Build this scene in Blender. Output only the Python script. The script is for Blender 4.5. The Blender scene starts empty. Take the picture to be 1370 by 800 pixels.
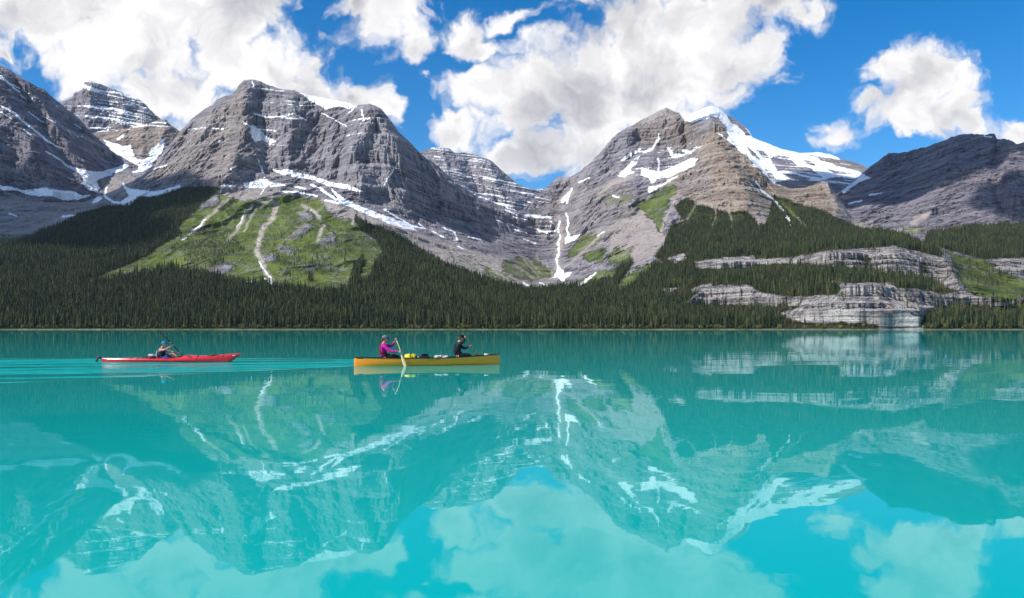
import bpy, bmesh, math, random
import numpy as np
from mathutils import Vector, Matrix

random.seed(7)
scene = bpy.context.scene
COL = scene.collection

# ------------------------------------------------------------------ camera
F_PX = 1075.0          # focal length in pixels of a 1370 px wide frame
HZ = 439.8             # horizon row in that frame
CX = 685.0
CAM_H = 1.33           # camera height above the lake

cam_data = bpy.data.cameras.new('camera')
cam_data.sensor_width = 36.0
cam_data.lens = 36.0 * F_PX / 1370.0
cam_data.shift_y = (HZ - 400.0) / 1370.0
cam_data.clip_start = 0.1
cam_data.clip_end = 60000.0
cam = bpy.data.objects.new('camera', cam_data)
cam.location = (0, 0, CAM_H)
cam.rotation_euler = (math.radians(90), 0, 0)
COL.objects.link(cam)
scene.camera = cam

# ------------------------------------------------------------------ light
SUN_DIR = Vector((-0.645, -0.375, 0.67)).normalized()      # towards the sun
SUN_EL = math.asin(SUN_DIR.z)
SUN_AZ = math.atan2(SUN_DIR.x, SUN_DIR.y)                # clockwise from +Y

scene.view_settings.view_transform = 'Standard'
scene.view_settings.look = 'None'
scene.view_settings.gamma = 1.0
scene.view_settings.use_curve_mapping = False
scene.view_settings.exposure = 0.42

sun_data = bpy.data.lights.new('sun', 'SUN')
sun_data.energy = 4.2
sun_data.angle = math.radians(0.5)
sun_data.color = (1.0, 0.95, 0.87)
sun = bpy.data.objects.new('sun', sun_data)
sun.rotation_euler = SUN_DIR.to_track_quat('Z', 'Y').to_euler()
COL.objects.link(sun)


# ------------------------------------------------------------------ node helper
class NT:
    def __init__(self, tree):
        self.t = tree
        self.n = tree.nodes
        self.l = tree.links

    def node(self, kind, **kw):
        nd = self.n.new(kind)
        for k, v in kw.items():
            setattr(nd, k, v)
        return nd

    def put(self, sock, v):
        if isinstance(v, bpy.types.NodeSocket):
            self.l.new(v, sock)
        elif v is not None:
            sock.default_value = v

    def math(self, op, a, b=None, c=None, clamp=False):
        nd = self.node('ShaderNodeMath', operation=op)
        nd.use_clamp = clamp
        for s, v in zip(nd.inputs, (a, b, c)):
            self.put(s, v)
        return nd.outputs[0]

    def vmath(self, op, a, b=None, out=0):
        nd = self.node('ShaderNodeVectorMath', operation=op)
        self.put(nd.inputs[0], a)
        if b is not None:
            self.put(nd.inputs[1], b)
        return nd.outputs[out]

    def noise(self, vec, scale, detail=4.0, rough=0.55, dist=0.0, out='Fac', dim='3D'):
        nd = self.node('ShaderNodeTexNoise', noise_dimensions=dim)
        self.put(nd.inputs['Vector'], vec)
        nd.inputs['Scale'].default_value = scale
        nd.inputs['Detail'].default_value = detail
        nd.inputs['Roughness'].default_value = rough
        nd.inputs['Distortion'].default_value = dist
        return nd.outputs[out]

    def remap(self, v, a, b, c=0.0, d=1.0, smooth=False):
        nd = self.node('ShaderNodeMapRange')
        if smooth:
            nd.interpolation_type = 'SMOOTHSTEP'
        self.put(nd.inputs[0], v)
        for i, x in enumerate((a, b, c, d)):
            self.put(nd.inputs[1 + i], x)
        return nd.outputs[0]

    def mix(self, fac, a, b, blend='MIX'):
        nd = self.node('ShaderNodeMix', data_type='RGBA', blend_type=blend)
        self.put(nd.inputs[0], fac)
        for s, v in ((nd.inputs[6], a), (nd.inputs[7], b)):
            if isinstance(v, tuple) and len(v) == 3:
                v = v + (1.0,)
            self.put(s, v)
        return nd.outputs[2]


# ------------------------------------------------------------------ sky with cumulus
# cloud heaps: (col, row, half width, half height, weight) in directions of the sky
HEAPS = [
    (40, 5, 120, 62, 1.0), (170, 45, 150, 95, 1.1), (300, 30, 82, 74, 1.1), (360, 85, 74, 55, 1.0),
    (235, 125, 100, 66, 1.1), (425, 118, 60, 36, 1.0), (484, 128, 40, 27, 1.0), (520, 148, 22, 24, 1.0),
    (110, 95, 50, 40, 1.0), (4, 84, 16, 11, .8),
    (512, 14, 62, 44, 1.0), (540, 58, 34, 28, .9), (470, 5, 34, 22, .8),
    (622, 38, 42, 34, .95), (660, 60, 32, 20, .85), (694, 25, 26, 15, .55), (568, 97, 14, 9, .6),
    (600, 182, 40, 27, 1.0), (612, 160, 24, 16, .8), (640, 112, 48, 36, 1.0), (690, 140, 62, 52, 1.1),
    (775, 120, 120, 100, 1.25), (705, 205, 52, 44, 1.0), (860, 110, 130, 80, 1.25), (780, 200, 90, 60, 1.1),
    (985, 88, 70, 44, 1.0), (1022, 72, 34, 28, .9), (835, 35, 62, 50, .9), (930, 25, 90, 44, 1.05),
    (1030, 10, 68, 24, .9), (745, 6, 30, 12, .5), (905, 75, 90, 50, 1.0), (990, 122, 40, 18, .7),
    (1232, 104, 72, 60, 1.1), (1200, 86, 42, 36, .9), (1250, 145, 80, 46, 1.1), (1172, 138, 34, 18, .8),
    (1300, 158, 40, 24, 1.0), (1228, 178, 32, 14, .8), (1378, 166, 46, 25, 1.0), (1140, 182, 34, 26, .75),
    (1120, 172, 16, 10, .5), (935, 120, 48, 26, 1.0), (-120, 60, 150, 60, 1.0), (1520, 60, 110, 60, 1.0), (-260, 170, 80, 50, .9),
    (300, -150, 160, 90, 1.0), (760, -190, 190, 90, 1.0), (1200, -160, 120, 70, 1.0), (-60, -190, 140, 80, 1.0),
]

world = bpy.data.worlds.new('World')
scene.world = world
world.use_nodes = True
world.cycles.sampling_method = 'NONE'
scene.cycles.max_bounces = 4
scene.cycles.diffuse_bounces = 2
scene.cycles.glossy_bounces = 2
wt = NT(world.node_tree)
wt.n.clear()
tc = wt.node('ShaderNodeTexCoord')
dirv = wt.vmath('NORMALIZE', tc.outputs['Generated'])
sep = wt.node('ShaderNodeSeparateXYZ')
wt.put(sep.inputs[0], dirv)
dy = wt.math('MAXIMUM', sep.outputs[1], 0.08)
gx = wt.math('DIVIDE', sep.outputs[0], dy)
gz = wt.math('DIVIDE', sep.outputs[2], dy)
cmb = wt.node('ShaderNodeCombineXYZ')
wt.put(cmb.inputs[0], gx)
wt.put(cmb.inputs[1], gz)
pl = cmb.outputs[0]
def warp_by(vec, scale, detail, amount):
    w_ = wt.vmath('SUBTRACT', wt.noise(pl, scale, detail, .6, out='Color', dim='2D'), (.5, .5, .5))
    sc_n = wt.node('ShaderNodeVectorMath', operation='SCALE')
    wt.put(sc_n.inputs[0], w_)
    sc_n.inputs[3].default_value = amount
    return wt.vmath('ADD', vec, sc_n.outputs[0])


plw = warp_by(pl, 6.0, 5.0, 0.11)
acc = None
for (cx, cy, rx, ry, w) in HEAPS:
    c = ((cx - CX) / F_PX, (HZ - cy) / F_PX, 0.0)
    q = wt.node('ShaderNodeVectorMath', operation='MULTIPLY_ADD')
    wt.put(q.inputs[0], plw)
    q.inputs[1].default_value = (F_PX / rx, F_PX / ry, 0.0)
    q.inputs[2].default_value = (-c[0] * F_PX / rx, -c[1] * F_PX / ry, 0.0)
    r = wt.vmath('LENGTH', q.outputs[0], out=1)
    f = wt.math('MULTIPLY_ADD', r, -w, w)          # w*(1-r)
    acc = f if acc is None else wt.math('SMOOTH_MAX', acc, f, 0.12)
# elsewhere in the sky: the same broken cumulus, spread over a flat cloud deck
dzc = wt.math('MAXIMUM', sep.outputs[2], 0.10)
deck = wt.node('ShaderNodeCombineXYZ')
wt.put(deck.inputs[0], wt.math('DIVIDE', sep.outputs[0], dzc))
wt.put(deck.inputs[1], wt.math('DIVIDE', sep.outputs[1], dzc))
deckn = wt.noise(deck.outputs[0], 0.9, 3.0, .5, dim='2D')
deckf = wt.remap(deckn, .46, .70, -0.5, 0.8)
front = wt.remap(sep.outputs[1], 0.45, 0.62, 0.0, 1.0, True)
base = wt.math('ADD', wt.math('MULTIPLY', acc, front), wt.math('MULTIPLY', deckf, wt.math('SUBTRACT', 1.0, front)))
# billows: crisp rounded heads on the sunny side, torn softer edges elsewhere
nz = wt.noise(plw, 13.0, 6.0, .60, dim='2D')
vor = wt.node('ShaderNodeTexVoronoi', feature='F1', voronoi_dimensions='2D')
wt.put(vor.inputs['Vector'], plw)
vor.inputs['Scale'].default_value = 26.0
vor.inputs['Detail'].default_value = 2.0
vor.inputs['Roughness'].default_value = 0.55
puff = wt.math('SUBTRACT', 0.42, vor.outputs['Distance'])
lump = wt.math('ADD', wt.math('MULTIPLY', wt.math('SUBTRACT', nz, .5), 1.5), wt.math('MULTIPLY', puff, .45))
dens = wt.math('ADD', wt.math('ADD', base, .17), lump)
cover = wt.remap(dens, -0.16, 0.48, 0.0, 1.0, True)
# billows turned to the sun are white, hollows and thick undersides grey
bump_n = wt.noise(plw, 9.0, 4.0, .55, dim='2D')
bump_o = wt.noise(wt.vmath('ADD', plw, (-.022, .026, 0)), 9.0, 4.0, .55, dim='2D')
relief = wt.math('SUBTRACT', bump_n, bump_o)
soft = wt.noise(pl, 3.2, 2.0, .5, dim='2D')
thick = wt.remap(dens, 0.25, 1.6, 1.04, 0.74)
bright = wt.math('ADD', thick, wt.math('ADD', wt.math('MULTIPLY', relief, .8), wt.math('MULTIPLY', puff, .10)))
bright = wt.math('ADD', bright, wt.math('MULTIPLY', wt.math('SUBTRACT', soft, .5), .5))
bright = wt.math('MINIMUM', wt.math('MAXIMUM', bright, 0.66), 1.04)
sky = wt.node('ShaderNodeTexSky', sky_type='NISHITA')
sky.sun_disc = False
sky.sun_elevation = SUN_EL
sky.sun_rotation = SUN_AZ
sky.altitude = 1700.0
sky.air_density = 1.0
sky.dust_density = 0.3
sky.ozone_density = 2.5
hs = wt.node('ShaderNodeHueSaturation')
hs.inputs['Saturation'].default_value = 1.45
hs.inputs['Value'].default_value = 0.92
wt.put(hs.inputs['Color'], sky.outputs[0])
SKY_STRENGTH = 0.13
ccol = wt.mix(wt.remap(bright, .66, 1.0, 0, 1), (.40 / SKY_STRENGTH, .40 / SKY_STRENGTH, .43 / SKY_STRENGTH),
              (.80 / SKY_STRENGTH, .785 / SKY_STRENGTH, .78 / SKY_STRENGTH))
skyc = wt.mix(cover, hs.outputs[0], ccol)
bg = wt.node('ShaderNodeBackground')
wt.put(bg.inputs[0], skyc)
bg.inputs[1].default_value = SKY_STRENGTH
wo = wt.node('ShaderNodeOutputWorld')
wt.l.new(bg.outputs[0], wo.inputs[0])


# ------------------------------------------------------------------ numpy noise
_rng = np.random.RandomState(11)
_perm = np.concatenate([_rng.permutation(256)] * 3).astype(np.int32)
_grad = _rng.normal(size=(256, 3)).astype(np.float32)
_grad /= np.linalg.norm(_grad, axis=1)[:, None]


def perlin(x, y, z):
    xi = np.floor(x).astype(np.int32); yi = np.floor(y).astype(np.int32); zi = np.floor(z).astype(np.int32)
    xf = (x - xi).astype(np.float32); yf = (y - yi).astype(np.float32); zf = (z - zi).astype(np.float32)
    u = xf * xf * xf * (xf * (xf * 6 - 15) + 10)
    v = yf * yf * yf * (yf * (yf * 6 - 15) + 10)
    w = zf * zf * zf * (zf * (zf * 6 - 15) + 10)

    def g(a, b, c):
        h = _perm[_perm[_perm[(xi + a) & 255] + ((yi + b) & 255)] + ((zi + c) & 255)] & 255
        gr = _grad[h]
        return gr[..., 0] * (xf - a) + gr[..., 1] * (yf - b) + gr[..., 2] * (zf - c)
    x00 = g(0, 0, 0) * (1 - u) + g(1, 0, 0) * u
    x10 = g(0, 1, 0) * (1 - u) + g(1, 1, 0) * u
    x01 = g(0, 0, 1) * (1 - u) + g(1, 0, 1) * u
    x11 = g(0, 1, 1) * (1 - u) + g(1, 1, 1) * u
    return ((x00 * (1 - v) + x10 * v) * (1 - w) + (x01 * (1 - v) + x11 * v) * w) * 1.6


def fbm(x, y, z, octaves=4, gain=.5, ridged=False):
    s = 0; a = 1.0; t = 0
    for o in range(octaves):
        n = perlin(x * 2 ** o + 13.7 * o, y * 2 ** o + 5.1 * o, z * 2 ** o + 9.3 * o)
        if ridged:
            n = 1 - 2 * np.abs(n)
        s = s + a * n; t += a; a *= gain
    return s / t


def sstep(a, b, x):
    t = np.clip((x - a) / (b - a), 0, 1)
    return t * t * (3 - 2 * t)


# ------------------------------------------------------------------ cover maps of the land
# Where snow, meadow, scree, wood and pale cliffs lie, as areas seen from the jetty;
# every sheet of land below carries them at its own place.
MX0, MX1, MY0, MY1 = -240, 1620, 80, 460


class Cover:
    def __init__(self):
        self.a = np.zeros((MY1 - MY0, MX1 - MX0), np.float32)

    def poly(self, pts, val=1.0):
        p = np.array(pts, float)
        x0 = max(int(p[:, 0].min()) - 1, MX0); x1 = min(int(p[:, 0].max()) + 2, MX1)
        y0 = max(int(p[:, 1].min()) - 1, MY0); y1 = min(int(p[:, 1].max()) + 2, MY1)
        acc = 0
        for ox, oy in ((.25, .25), (.75, .25), (.25, .75), (.75, .75)):
            X, Y = np.meshgrid(np.arange(x0, x1) + ox, np.arange(y0, y1) + oy)
            ins = np.zeros(X.shape, bool)
            n = len(p)
            for i in range(n):
                ax, ay = p[i]; bx, by = p[(i + 1) % n]
                if ay == by:
                    continue
                c = ((ay > Y) != (by > Y)) & (X < (bx - ax) * (Y - ay) / (by - ay) + ax)
                ins ^= c
            acc = acc + ins * .25
        sl = self.a[y0 - MY0:y1 - MY0, x0 - MX0:x1 - MX0]
        sl[:] = sl * (1 - acc) + val * acc
        return self

    def line(self, pts, w=2.0, val=1.0):
        for (ax, ay), (bx, by) in zip(pts[:-1], pts[1:]):
            x0 = max(int(min(ax, bx) - w - 2), MX0); x1 = min(int(max(ax, bx) + w + 3), MX1)
            y0 = max(int(min(ay, by) - w - 2), MY0); y1 = min(int(max(ay, by) + w + 3), MY1)
            X, Y = np.meshgrid(np.arange(x0, x1) + .5, np.arange(y0, y1) + .5)
            dx, dy_ = bx - ax, by - ay
            t = np.clip(((X - ax) * dx + (Y - ay) * dy_) / max(dx * dx + dy_ * dy_, 1e-6), 0, 1)
            d = np.hypot(X - ax - t * dx, Y - ay - t * dy_)
            m = np.clip(w / 2 + .5 - d, 0, 1)
            sl = self.a[y0 - MY0:y1 - MY0, x0 - MX0:x1 - MX0]
            sl[:] = sl * (1 - m) + val * m
        return self

    def blur(self, r):
        a = self.a
        for ax in (0, 1):
            k = 2 * r + 1
            pad = np.pad(a, [(r, r) if i == ax else (0, 0) for i in (0, 1)], mode='edge')
            c = np.cumsum(pad, axis=ax)
            c = np.concatenate([np.zeros_like(np.take(c, [0], axis=ax)), c], axis=ax)
            hi = np.take(c, np.arange(k, c.shape[ax]), axis=ax)
            lo = np.take(c, np.arange(0, c.shape[ax] - k), axis=ax)
            a = (hi - lo) / k
        self.a = a.astype(np.float32)
        return self

    def at(self, px, py):
        x = np.clip(px - MX0 - .5, 0, self.a.shape[1] - 1.001); y = np.clip(py - MY0 - .5, 0, self.a.shape[0] - 1.001)
        xi = x.astype(np.int32); yi = y.astype(np.int32); u = x - xi; v = y - yi
        a = self.a
        return (a[yi, xi] * (1 - u) + a[yi, xi + 1] * u) * (1 - v) + (a[yi + 1, xi] * (1 - u) + a[yi + 1, xi + 1] * u) * v


snow = Cover()
for p in [
    [(75, 210), (90, 220), (105, 225), (125, 229), (140, 229), (155, 224), (168, 219), (174, 222), (160, 230), (140, 237),
     (130, 242), (134, 252), (130, 257), (120, 255), (113, 250), (108, 244), (112, 240), (105, 232), (88, 222)],
    [(-60, 238), (0, 248), (15, 250), (30, 255), (60, 251), (80, 255), (100, 256), (110, 262), (125, 260), (110, 266), (85, 268), (70, 263),
     (40, 261), (20, 255), (0, 253), (-60, 246)],
    [(139, 186), (145, 189), (155, 192), (165, 195), (175, 193), (178, 205), (183, 213), (192, 214), (200, 210), (197, 203),
     (205, 197), (213, 191), (221, 185), (219, 197), (215, 207), (205, 217), (203, 222), (190, 229), (180, 232), (187, 222),
     (175, 217), (165, 211), (150, 203), (143, 195)],
    [(165, 247), (175, 253), (190, 254), (205, 256), (225, 252), (240, 247), (245, 250), (225, 258), (200, 263), (185, 262),
     (178, 270), (170, 275), (150, 272), (160, 271), (172, 262), (170, 255)],
    [(122, 272), (130, 263), (138, 264), (133, 270)],
    [(338, 165), (347, 175), (357, 182), (371, 189), (360, 193), (350, 187), (342, 191), (334, 178)],
    [(400, 123), (420, 128), (440, 131), (470, 138), (476, 142), (466, 146), (455, 142), (445, 144), (435, 146), (425, 140), (412, 132)],
    [(362, 226), (375, 228), (385, 226), (400, 231), (420, 235), (440, 243), (465, 247), (490, 257), (478, 256), (460, 252),
     (440, 250), (420, 241), (400, 237), (375, 233)],
    [(325, 244), (340, 243), (355, 237), (362, 244), (385, 247), (370, 250), (355, 251), (340, 252), (328, 250)],
    [(440, 250), (455, 261), (475, 273), (500, 283), (520, 291), (545, 299), (558, 308), (540, 306), (520, 299), (500, 291), (480, 283), (455, 270)],
    [(858, 224), (868, 226), (885, 229), (895, 225), (905, 221), (915, 217), (925, 212), (933, 212), (928, 222), (915, 228),
     (905, 233), (895, 237), (880, 240), (872, 246), (868, 239), (856, 234)],
    [(826, 236), (840, 220), (850, 212), (857, 207), (852, 218), (842, 227), (849, 231), (835, 237)],
    [(868, 249), (885, 247), (875, 257), (867, 258)],
    [(749, 268), (757, 259), (763, 255), (760, 265), (752, 274)],
    [(756, 318), (770, 315), (779, 312), (768, 321), (755, 327)],
    [(740, 370), (747, 355), (755, 364), (766, 364), (758, 370), (754, 378), (745, 371), (734, 373)],
    # the glacier
    [(912, 159), (945, 140), (964, 143), (985, 166), (1000, 172), (1012, 184), (1045, 196), (1075, 205), (1100, 213), (1120, 222),
     (1150, 229), (1158, 236), (1140, 238), (1120, 236), (1095, 242), (1080, 241), (1060, 238), (1045, 241), (1035, 246),
     (1020, 230), (1010, 217), (1000, 210), (985, 198), (974, 187), (972, 170), (957, 156), (940, 160), (925, 164)],
    [(1060, 202), (1100, 202), (1118, 207), (1126, 215), (1104, 211), (1090, 208)],
    [(1155, 232), (1165, 238), (1150, 244), (1138, 252), (1128, 260), (1126, 255), (1140, 244)],
]:
    snow.poly(p)
for p in [  # rock standing out of the glacier
    [(1030, 212), (1040, 208), (1055, 210), (1065, 221), (1085, 225), (1101, 238), (1080, 235), (1060, 230), (1040, 228)],
    [(1092, 209), (1125, 214), (1150, 223), (1150, 228), (1120, 221), (1100, 215)],
    [(950, 156), (962, 157), (976, 182), (966, 178), (954, 166)],
    [(985, 166), (998, 172), (1005, 182), (996, 180)],
    [(1012, 200), (1022, 203), (1030, 212), (1020, 210)], [(998, 196), (1010, 204), (1018, 216), (1008, 210)], [(1044, 232), (1066, 234), (1090, 240), (1062, 241)],
    [(968, 150), (980, 158), (990, 168), (980, 166)], [(1070, 212), (1084, 216), (1092, 222), (1078, 219)], [(1104, 226), (1124, 229), (1140, 233), (1118, 232)], [(1020, 222), (1032, 232), (1040, 240), (1030, 238)],
]:
    snow.poly(p, 0.0)
for p, w in [
    ([(0, 101), (10, 110), (20, 119), (26, 123)], 2.2), ([(28, 127), (36, 134)], 1.6), ([(43, 133), (47, 128)], 2.0),
    ([(-80, 92), (0, 141), (20, 152), (40, 169), (60, 186), (76, 196)], 2.4), ([(0, 150), (14, 158)], 1.8), ([(32, 172), (41, 181)], 1.5),
    ([(38, 150), (58, 163)], 1.5), ([(60, 202), (80, 214)], 2.0), ([(100, 166), (110, 173)], 1.4),
    ([(158, 186), (165, 181)], 3.0), ([(205, 226), (223, 221)], 2.2), ([(178, 231), (200, 224)], 2.2),
    ([(142, 250), (140, 262), (150, 270), (165, 272)], 2.6), ([(165, 245), (170, 258)], 2.0),
    ([(250, 173), (275, 171)], 1.2), ([(281, 172), (298, 173)], 2.0), ([(285, 194), (298, 188)], 2.2), ([(308, 226), (316, 222)], 2.2),
    ([(338, 109), (339, 117)], 2.0), ([(326, 163), (336, 170)], 2.0), ([(295, 248), (310, 249)], 1.6),
    ([(340, 152), (355, 156), (375, 156), (392, 152)], 2.4), ([(400, 155), (410, 160)], 1.6), ([(345, 173), (370, 175)], 1.6),
    ([(430, 151), (442, 157), (465, 169)], 1.3), ([(484, 147), (487, 161)], 2.0), ([(486, 161), (494, 157)], 2.4), ([(466, 152), (475, 142)], 1.8),
    ([(375, 256), (400, 257), (425, 262)], 2.6), ([(393, 249), (410, 252)], 2.0), ([(416, 247), (428, 252), (440, 260), (450, 267)], 3.0),
    ([(435, 268), (460, 273), (487, 281)], 2.6), ([(345, 213), (352, 230)], 1.4), ([(350, 224), (352, 231)], 3.0),
    ([(533, 216), (525, 228), (518, 241), (512, 253)], 1.5),
    ([(515, 280), (530, 290), (550, 302), (568, 306)], 2.6), ([(560, 298), (569, 306)], 2.0), ([(577, 309), (595, 318)], 1.6),
    ([(592, 304), (608, 311), (612, 320), (607, 322)], 1.6), ([(626, 317), (643, 320)], 1.6), ([(612, 329), (620, 333)], 1.4),
    ([(600, 242), (625, 252), (640, 263), (665, 272), (690, 282)], 1.4), ([(358, 244), (349, 260)], 1.2),
    ([(880, 212), (882, 228)], 2.4), ([(895, 199), (900, 208), (910, 207)], 3.6), ([(914, 201), (923, 204)], 4.0), ([(928, 199), (934, 197)], 1.6),
    ([(862, 204), (872, 199), (881, 186)], 3.4), ([(850, 205), (856, 198)], 2.4), ([(881, 183), (881, 179)], 1.6), ([(832, 214), (845, 206)], 3.2),
    ([(868, 254), (885, 248), (895, 241), (905, 236)], 2.6), ([(820, 262), (829, 264)], 2.2), ([(774, 244), (788, 238)], 1.8),
    ([(765, 252), (758, 272)], 2.2),
    ([(757, 286), (761, 297), (758, 306), (761, 313), (759, 319)], 2.6), ([(749, 296), (746, 306), (750, 318), (746, 327), (748, 338), (744, 347), (747, 358)], 2.6),
    ([(774, 383), (785, 375), (797, 365)], 2.8), ([(700, 379), (716, 388)], 3.4), ([(722, 378), (731, 382)], 2.4), ([(800, 315), (808, 310)], 1.6),
    ([(676, 280), (692, 288)], 1.8), ([(703, 288), (735, 290)], 2.6), ([(706, 303), (720, 307), (737, 315)], 1.8), ([(690, 307), (705, 312)], 1.6),
    ([(700, 320), (718, 326)], 1.4), ([(736, 296), (742, 300)], 1.4),
    ([(1163, 261), (1180, 258)], 1.6), ([(1136, 272), (1153, 268)], 2.2), ([(1012, 243), (1020, 255), (1035, 267), (1050, 285), (1059, 301)], 2.6),
    ([(960, 178), (980, 192), (1000, 208), (1012, 222)], 1.6), ([(1000, 243), (1016, 256)], 1.2), ([(1316, 182), (1326, 183)], 1.6),
    ([(355, 372), (363, 381)], 2.2), ([(330, 378), (338, 376)], 2.6), ([(267, 301), (256, 310)], 1.4), ([(346, 350), (356, 364), (362, 371)], 1.8),
    ([(242, 321), (250, 317)], 1.4), ([(275, 293), (268, 302)], 1.6), ([(84, 290), (100, 288)], 3.0), ([(12, 286), (22, 288)], 1.6),
    ([(64, 307), (70, 306)], 1.4), ([(328, 283), (321, 297), (316, 306)], 1.2),
]:
    snow.line(p, w)

snowy = Cover()          # ledges here hold broken snow bands
snowy.poly([(100, 105), (200, 120), (230, 175), (180, 172), (130, 178), (112, 160), (116, 125)], 1.0)
snowy.poly([(84, 136), (112, 118), (116, 165), (100, 168)], .25)
snowy.poly([(555, 190), (640, 195), (730, 250), (740, 270), (690, 285), (640, 262), (590, 225)], .7)
snowy.poly([(690, 285), (750, 285), (745, 320), (690, 310), (650, 290)], .5)
snowy.poly([(1000, 175), (1140, 215), (1150, 250), (1040, 250), (990, 205)], .6)
snowy.poly([(0, 88), (60, 122), (120, 180), (60, 160), (0, 120)], .22)
snowy.poly([(330, 105), (480, 135), (520, 165), (470, 200), (340, 200), (300, 150)], .16)
snowy.poly([(850, 190), (940, 190), (930, 235), (850, 245)], .35)
snowy.blur(4)

grass = Cover()
for p, v in [
    ([(292, 257), (300, 262), (320, 268), (340, 268), (355, 262), (370, 265), (375, 262), (430, 268), (445, 290), (470, 292), (485, 310),
      (502, 320), (512, 335), (502, 355), (495, 380), (475, 392), (450, 396), (415, 394), (387, 389), (340, 384), (300, 378), (250, 370),
      (212, 366), (150, 378), (108, 386), (120, 372), (160, 357), (195, 342), (217, 325), (236, 314), (240, 300), (262, 280)], 1),
    ([(758, 337), (775, 318), (800, 312), (805, 318), (790, 330), (765, 345), (755, 346)], 1),
    ([(778, 343), (800, 332), (811, 335), (806, 350), (790, 350)], .9),
    ([(672, 350), (700, 343), (740, 362), (742, 372), (700, 376), (672, 366)], .75),
    ([(600, 338), (640, 352), (690, 385), (650, 376), (615, 360)], .5),
    ([(845, 277), (870, 265), (900, 244), (909, 249), (896, 268), (886, 290), (891, 318), (870, 292), (858, 282)], 1),
    ([(822, 392), (820, 378), (850, 362), (870, 352), (874, 360), (852, 378), (832, 394)], 1),
    ([(755, 390), (790, 365), (818, 360), (828, 352), (822, 372), (800, 380), (780, 388)], .8),
    ([(800, 262), (830, 256), (850, 262), (838, 272), (812, 276)], .5), ([(690, 352), (712, 346), (738, 368), (716, 374)], 1.0), ([(640, 352), (668, 362), (690, 380), (662, 374)], .8),
    ([(812, 340), (824, 330), (836, 338), (830, 352), (816, 354)], .8), ([(735, 386), (760, 378), (770, 386), (750, 391)], .8),
    ([(850, 330), (842, 350), (826, 356), (832, 335)], .7),
    ([(920, 272), (935, 276), (960, 284), (1000, 288), (1000, 305), (960, 300), (920, 302), (900, 305)], .6),
    ([(1030, 262), (1057, 268), (1107, 284), (1140, 302), (1100, 306), (1060, 290), (1040, 275)], .8),
    ([(1055, 290), (1090, 308), (1065, 305)], .8),
    ([(1205, 310), (1240, 323), (1270, 338), (1292, 366), (1302, 383), (1340, 393), (1380, 388), (1380, 378), (1335, 362), (1312, 346), (1282, 338), (1262, 330)], 1),
    ([(1275, 345), (1320, 350), (1375, 392), (1380, 402), (1330, 402), (1295, 392), (1282, 372)], .75),
    ([(1320, 408), (1380, 404), (1400, 436), (1345, 437)], .9),
    ([(1200, 300), (1230, 303), (1240, 312), (1210, 312)], .6),
    ([(1140, 300), (1215, 285), (1205, 300), (1180, 308)], .35),
    ([(-240, 320), (60, 312), (0, 335), (-240, 345)], .6),
]:
    grass.poly(p, v)
grass.line([(470, 262), (480, 300)], 3, .6)

scree = Cover()
for p, v in [
    ([(372, 255), (440, 268), (500, 288), (560, 310), (640, 338), (700, 350), (740, 362), (744, 380), (700, 392), (660, 378), (620, 362), (590, 352),
      (565, 335), (540, 316), (500, 300), (455, 290), (430, 268)], .95),
    ([(300, 252), (372, 252), (372, 264), (340, 270), (318, 268), (296, 260)], .8),
    ([(0, 262), (60, 270), (110, 270), (140, 262), (180, 275), (110, 285), (60, 306), (-60, 330), (-200, 320), (-200, 290)], .55),
    ([(135, 240), (170, 232), (182, 238), (170, 262), (140, 262)], .7),
    ([(770, 335), (790, 318), (806, 305), (800, 320), (775, 338)], .9),
    ([(820, 300), (860, 282), (888, 305), (888, 330), (855, 355), (835, 350), (812, 345), (815, 320)], .8),
    ([(900, 255), (940, 270), (1010, 292), (1015, 302), (960, 288), (915, 274), (895, 285)], .7),
    ([(1000, 283), (1030, 280), (1035, 302), (1015, 300)], .85),
    ([(1215, 297), (1245, 280), (1240, 292), (1220, 302)], 1.0), ([(1140, 297), (1165, 294), (1170, 308), (1150, 308)], .9),
    ([(1192, 308), (1225, 302), (1230, 312), (1205, 318)], .8),
    ([(1350, 372), (1380, 372), (1380, 385), (1360, 380)], .7),
    ([(1096, 242), (1106, 243), (1120, 262), (1124, 285), (1116, 288), (1108, 262)], .7),
]:
    scree.poly(p, v)
scree.blur(1)
tracks = Cover()          # stream beds and slide tracks that cut through everything
for p, w in [
    ([(362, 264), (369, 274), (366, 290), (352, 305), (346, 322), (344, 338), (350, 348), (356, 364), (364, 375)], 6.0),
    ([(345, 270), (362, 272)], 4.0), ([(337, 274), (326, 290), (320, 304), (304, 322)], 3.0), ([(343, 278), (333, 296), (327, 310)], 2.0),
    ([(318, 255), (296, 276), (278, 290), (268, 303), (252, 313)], 3.2), ([(405, 274), (420, 283), (428, 292)], 4.0), ([(433, 302), (424, 322)], 4.0),
    ([(904, 266), (893, 286), (886, 306), (884, 318)], 3.0), ([(920, 262), (906, 284), (897, 302)], 2.2),
    ([(958, 276), (950, 290)], 2.4), ([(965, 283), (973, 298)], 1.8), ([(890, 318), (868, 345), (850, 356)], 4.5),
    ([(830, 295), (800, 318), (775, 342), (757, 358)], 3.0), ([(690, 335), (706, 352), (722, 372)], 1.8), ([(705, 345), (725, 368)], 1.6),
    ([(716, 340), (738, 364)], 1.8), ([(672, 345), (700, 362), (720, 378)], 2.2), ([(640, 345), (675, 372), (700, 385)], 3.0),
    ([(745, 290), (750, 320), (744, 350), (742, 372)], 9.0), ([(850, 232), (820, 245), (800, 262)], 7.0), ([(745, 272), (764, 258)], 9.0),
    ([(480, 262), (472, 300)], 2.0), ([(360, 375), (376, 388)], 5.0),
]:
    tracks.line(p, w)
tracks.blur(1)

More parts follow.
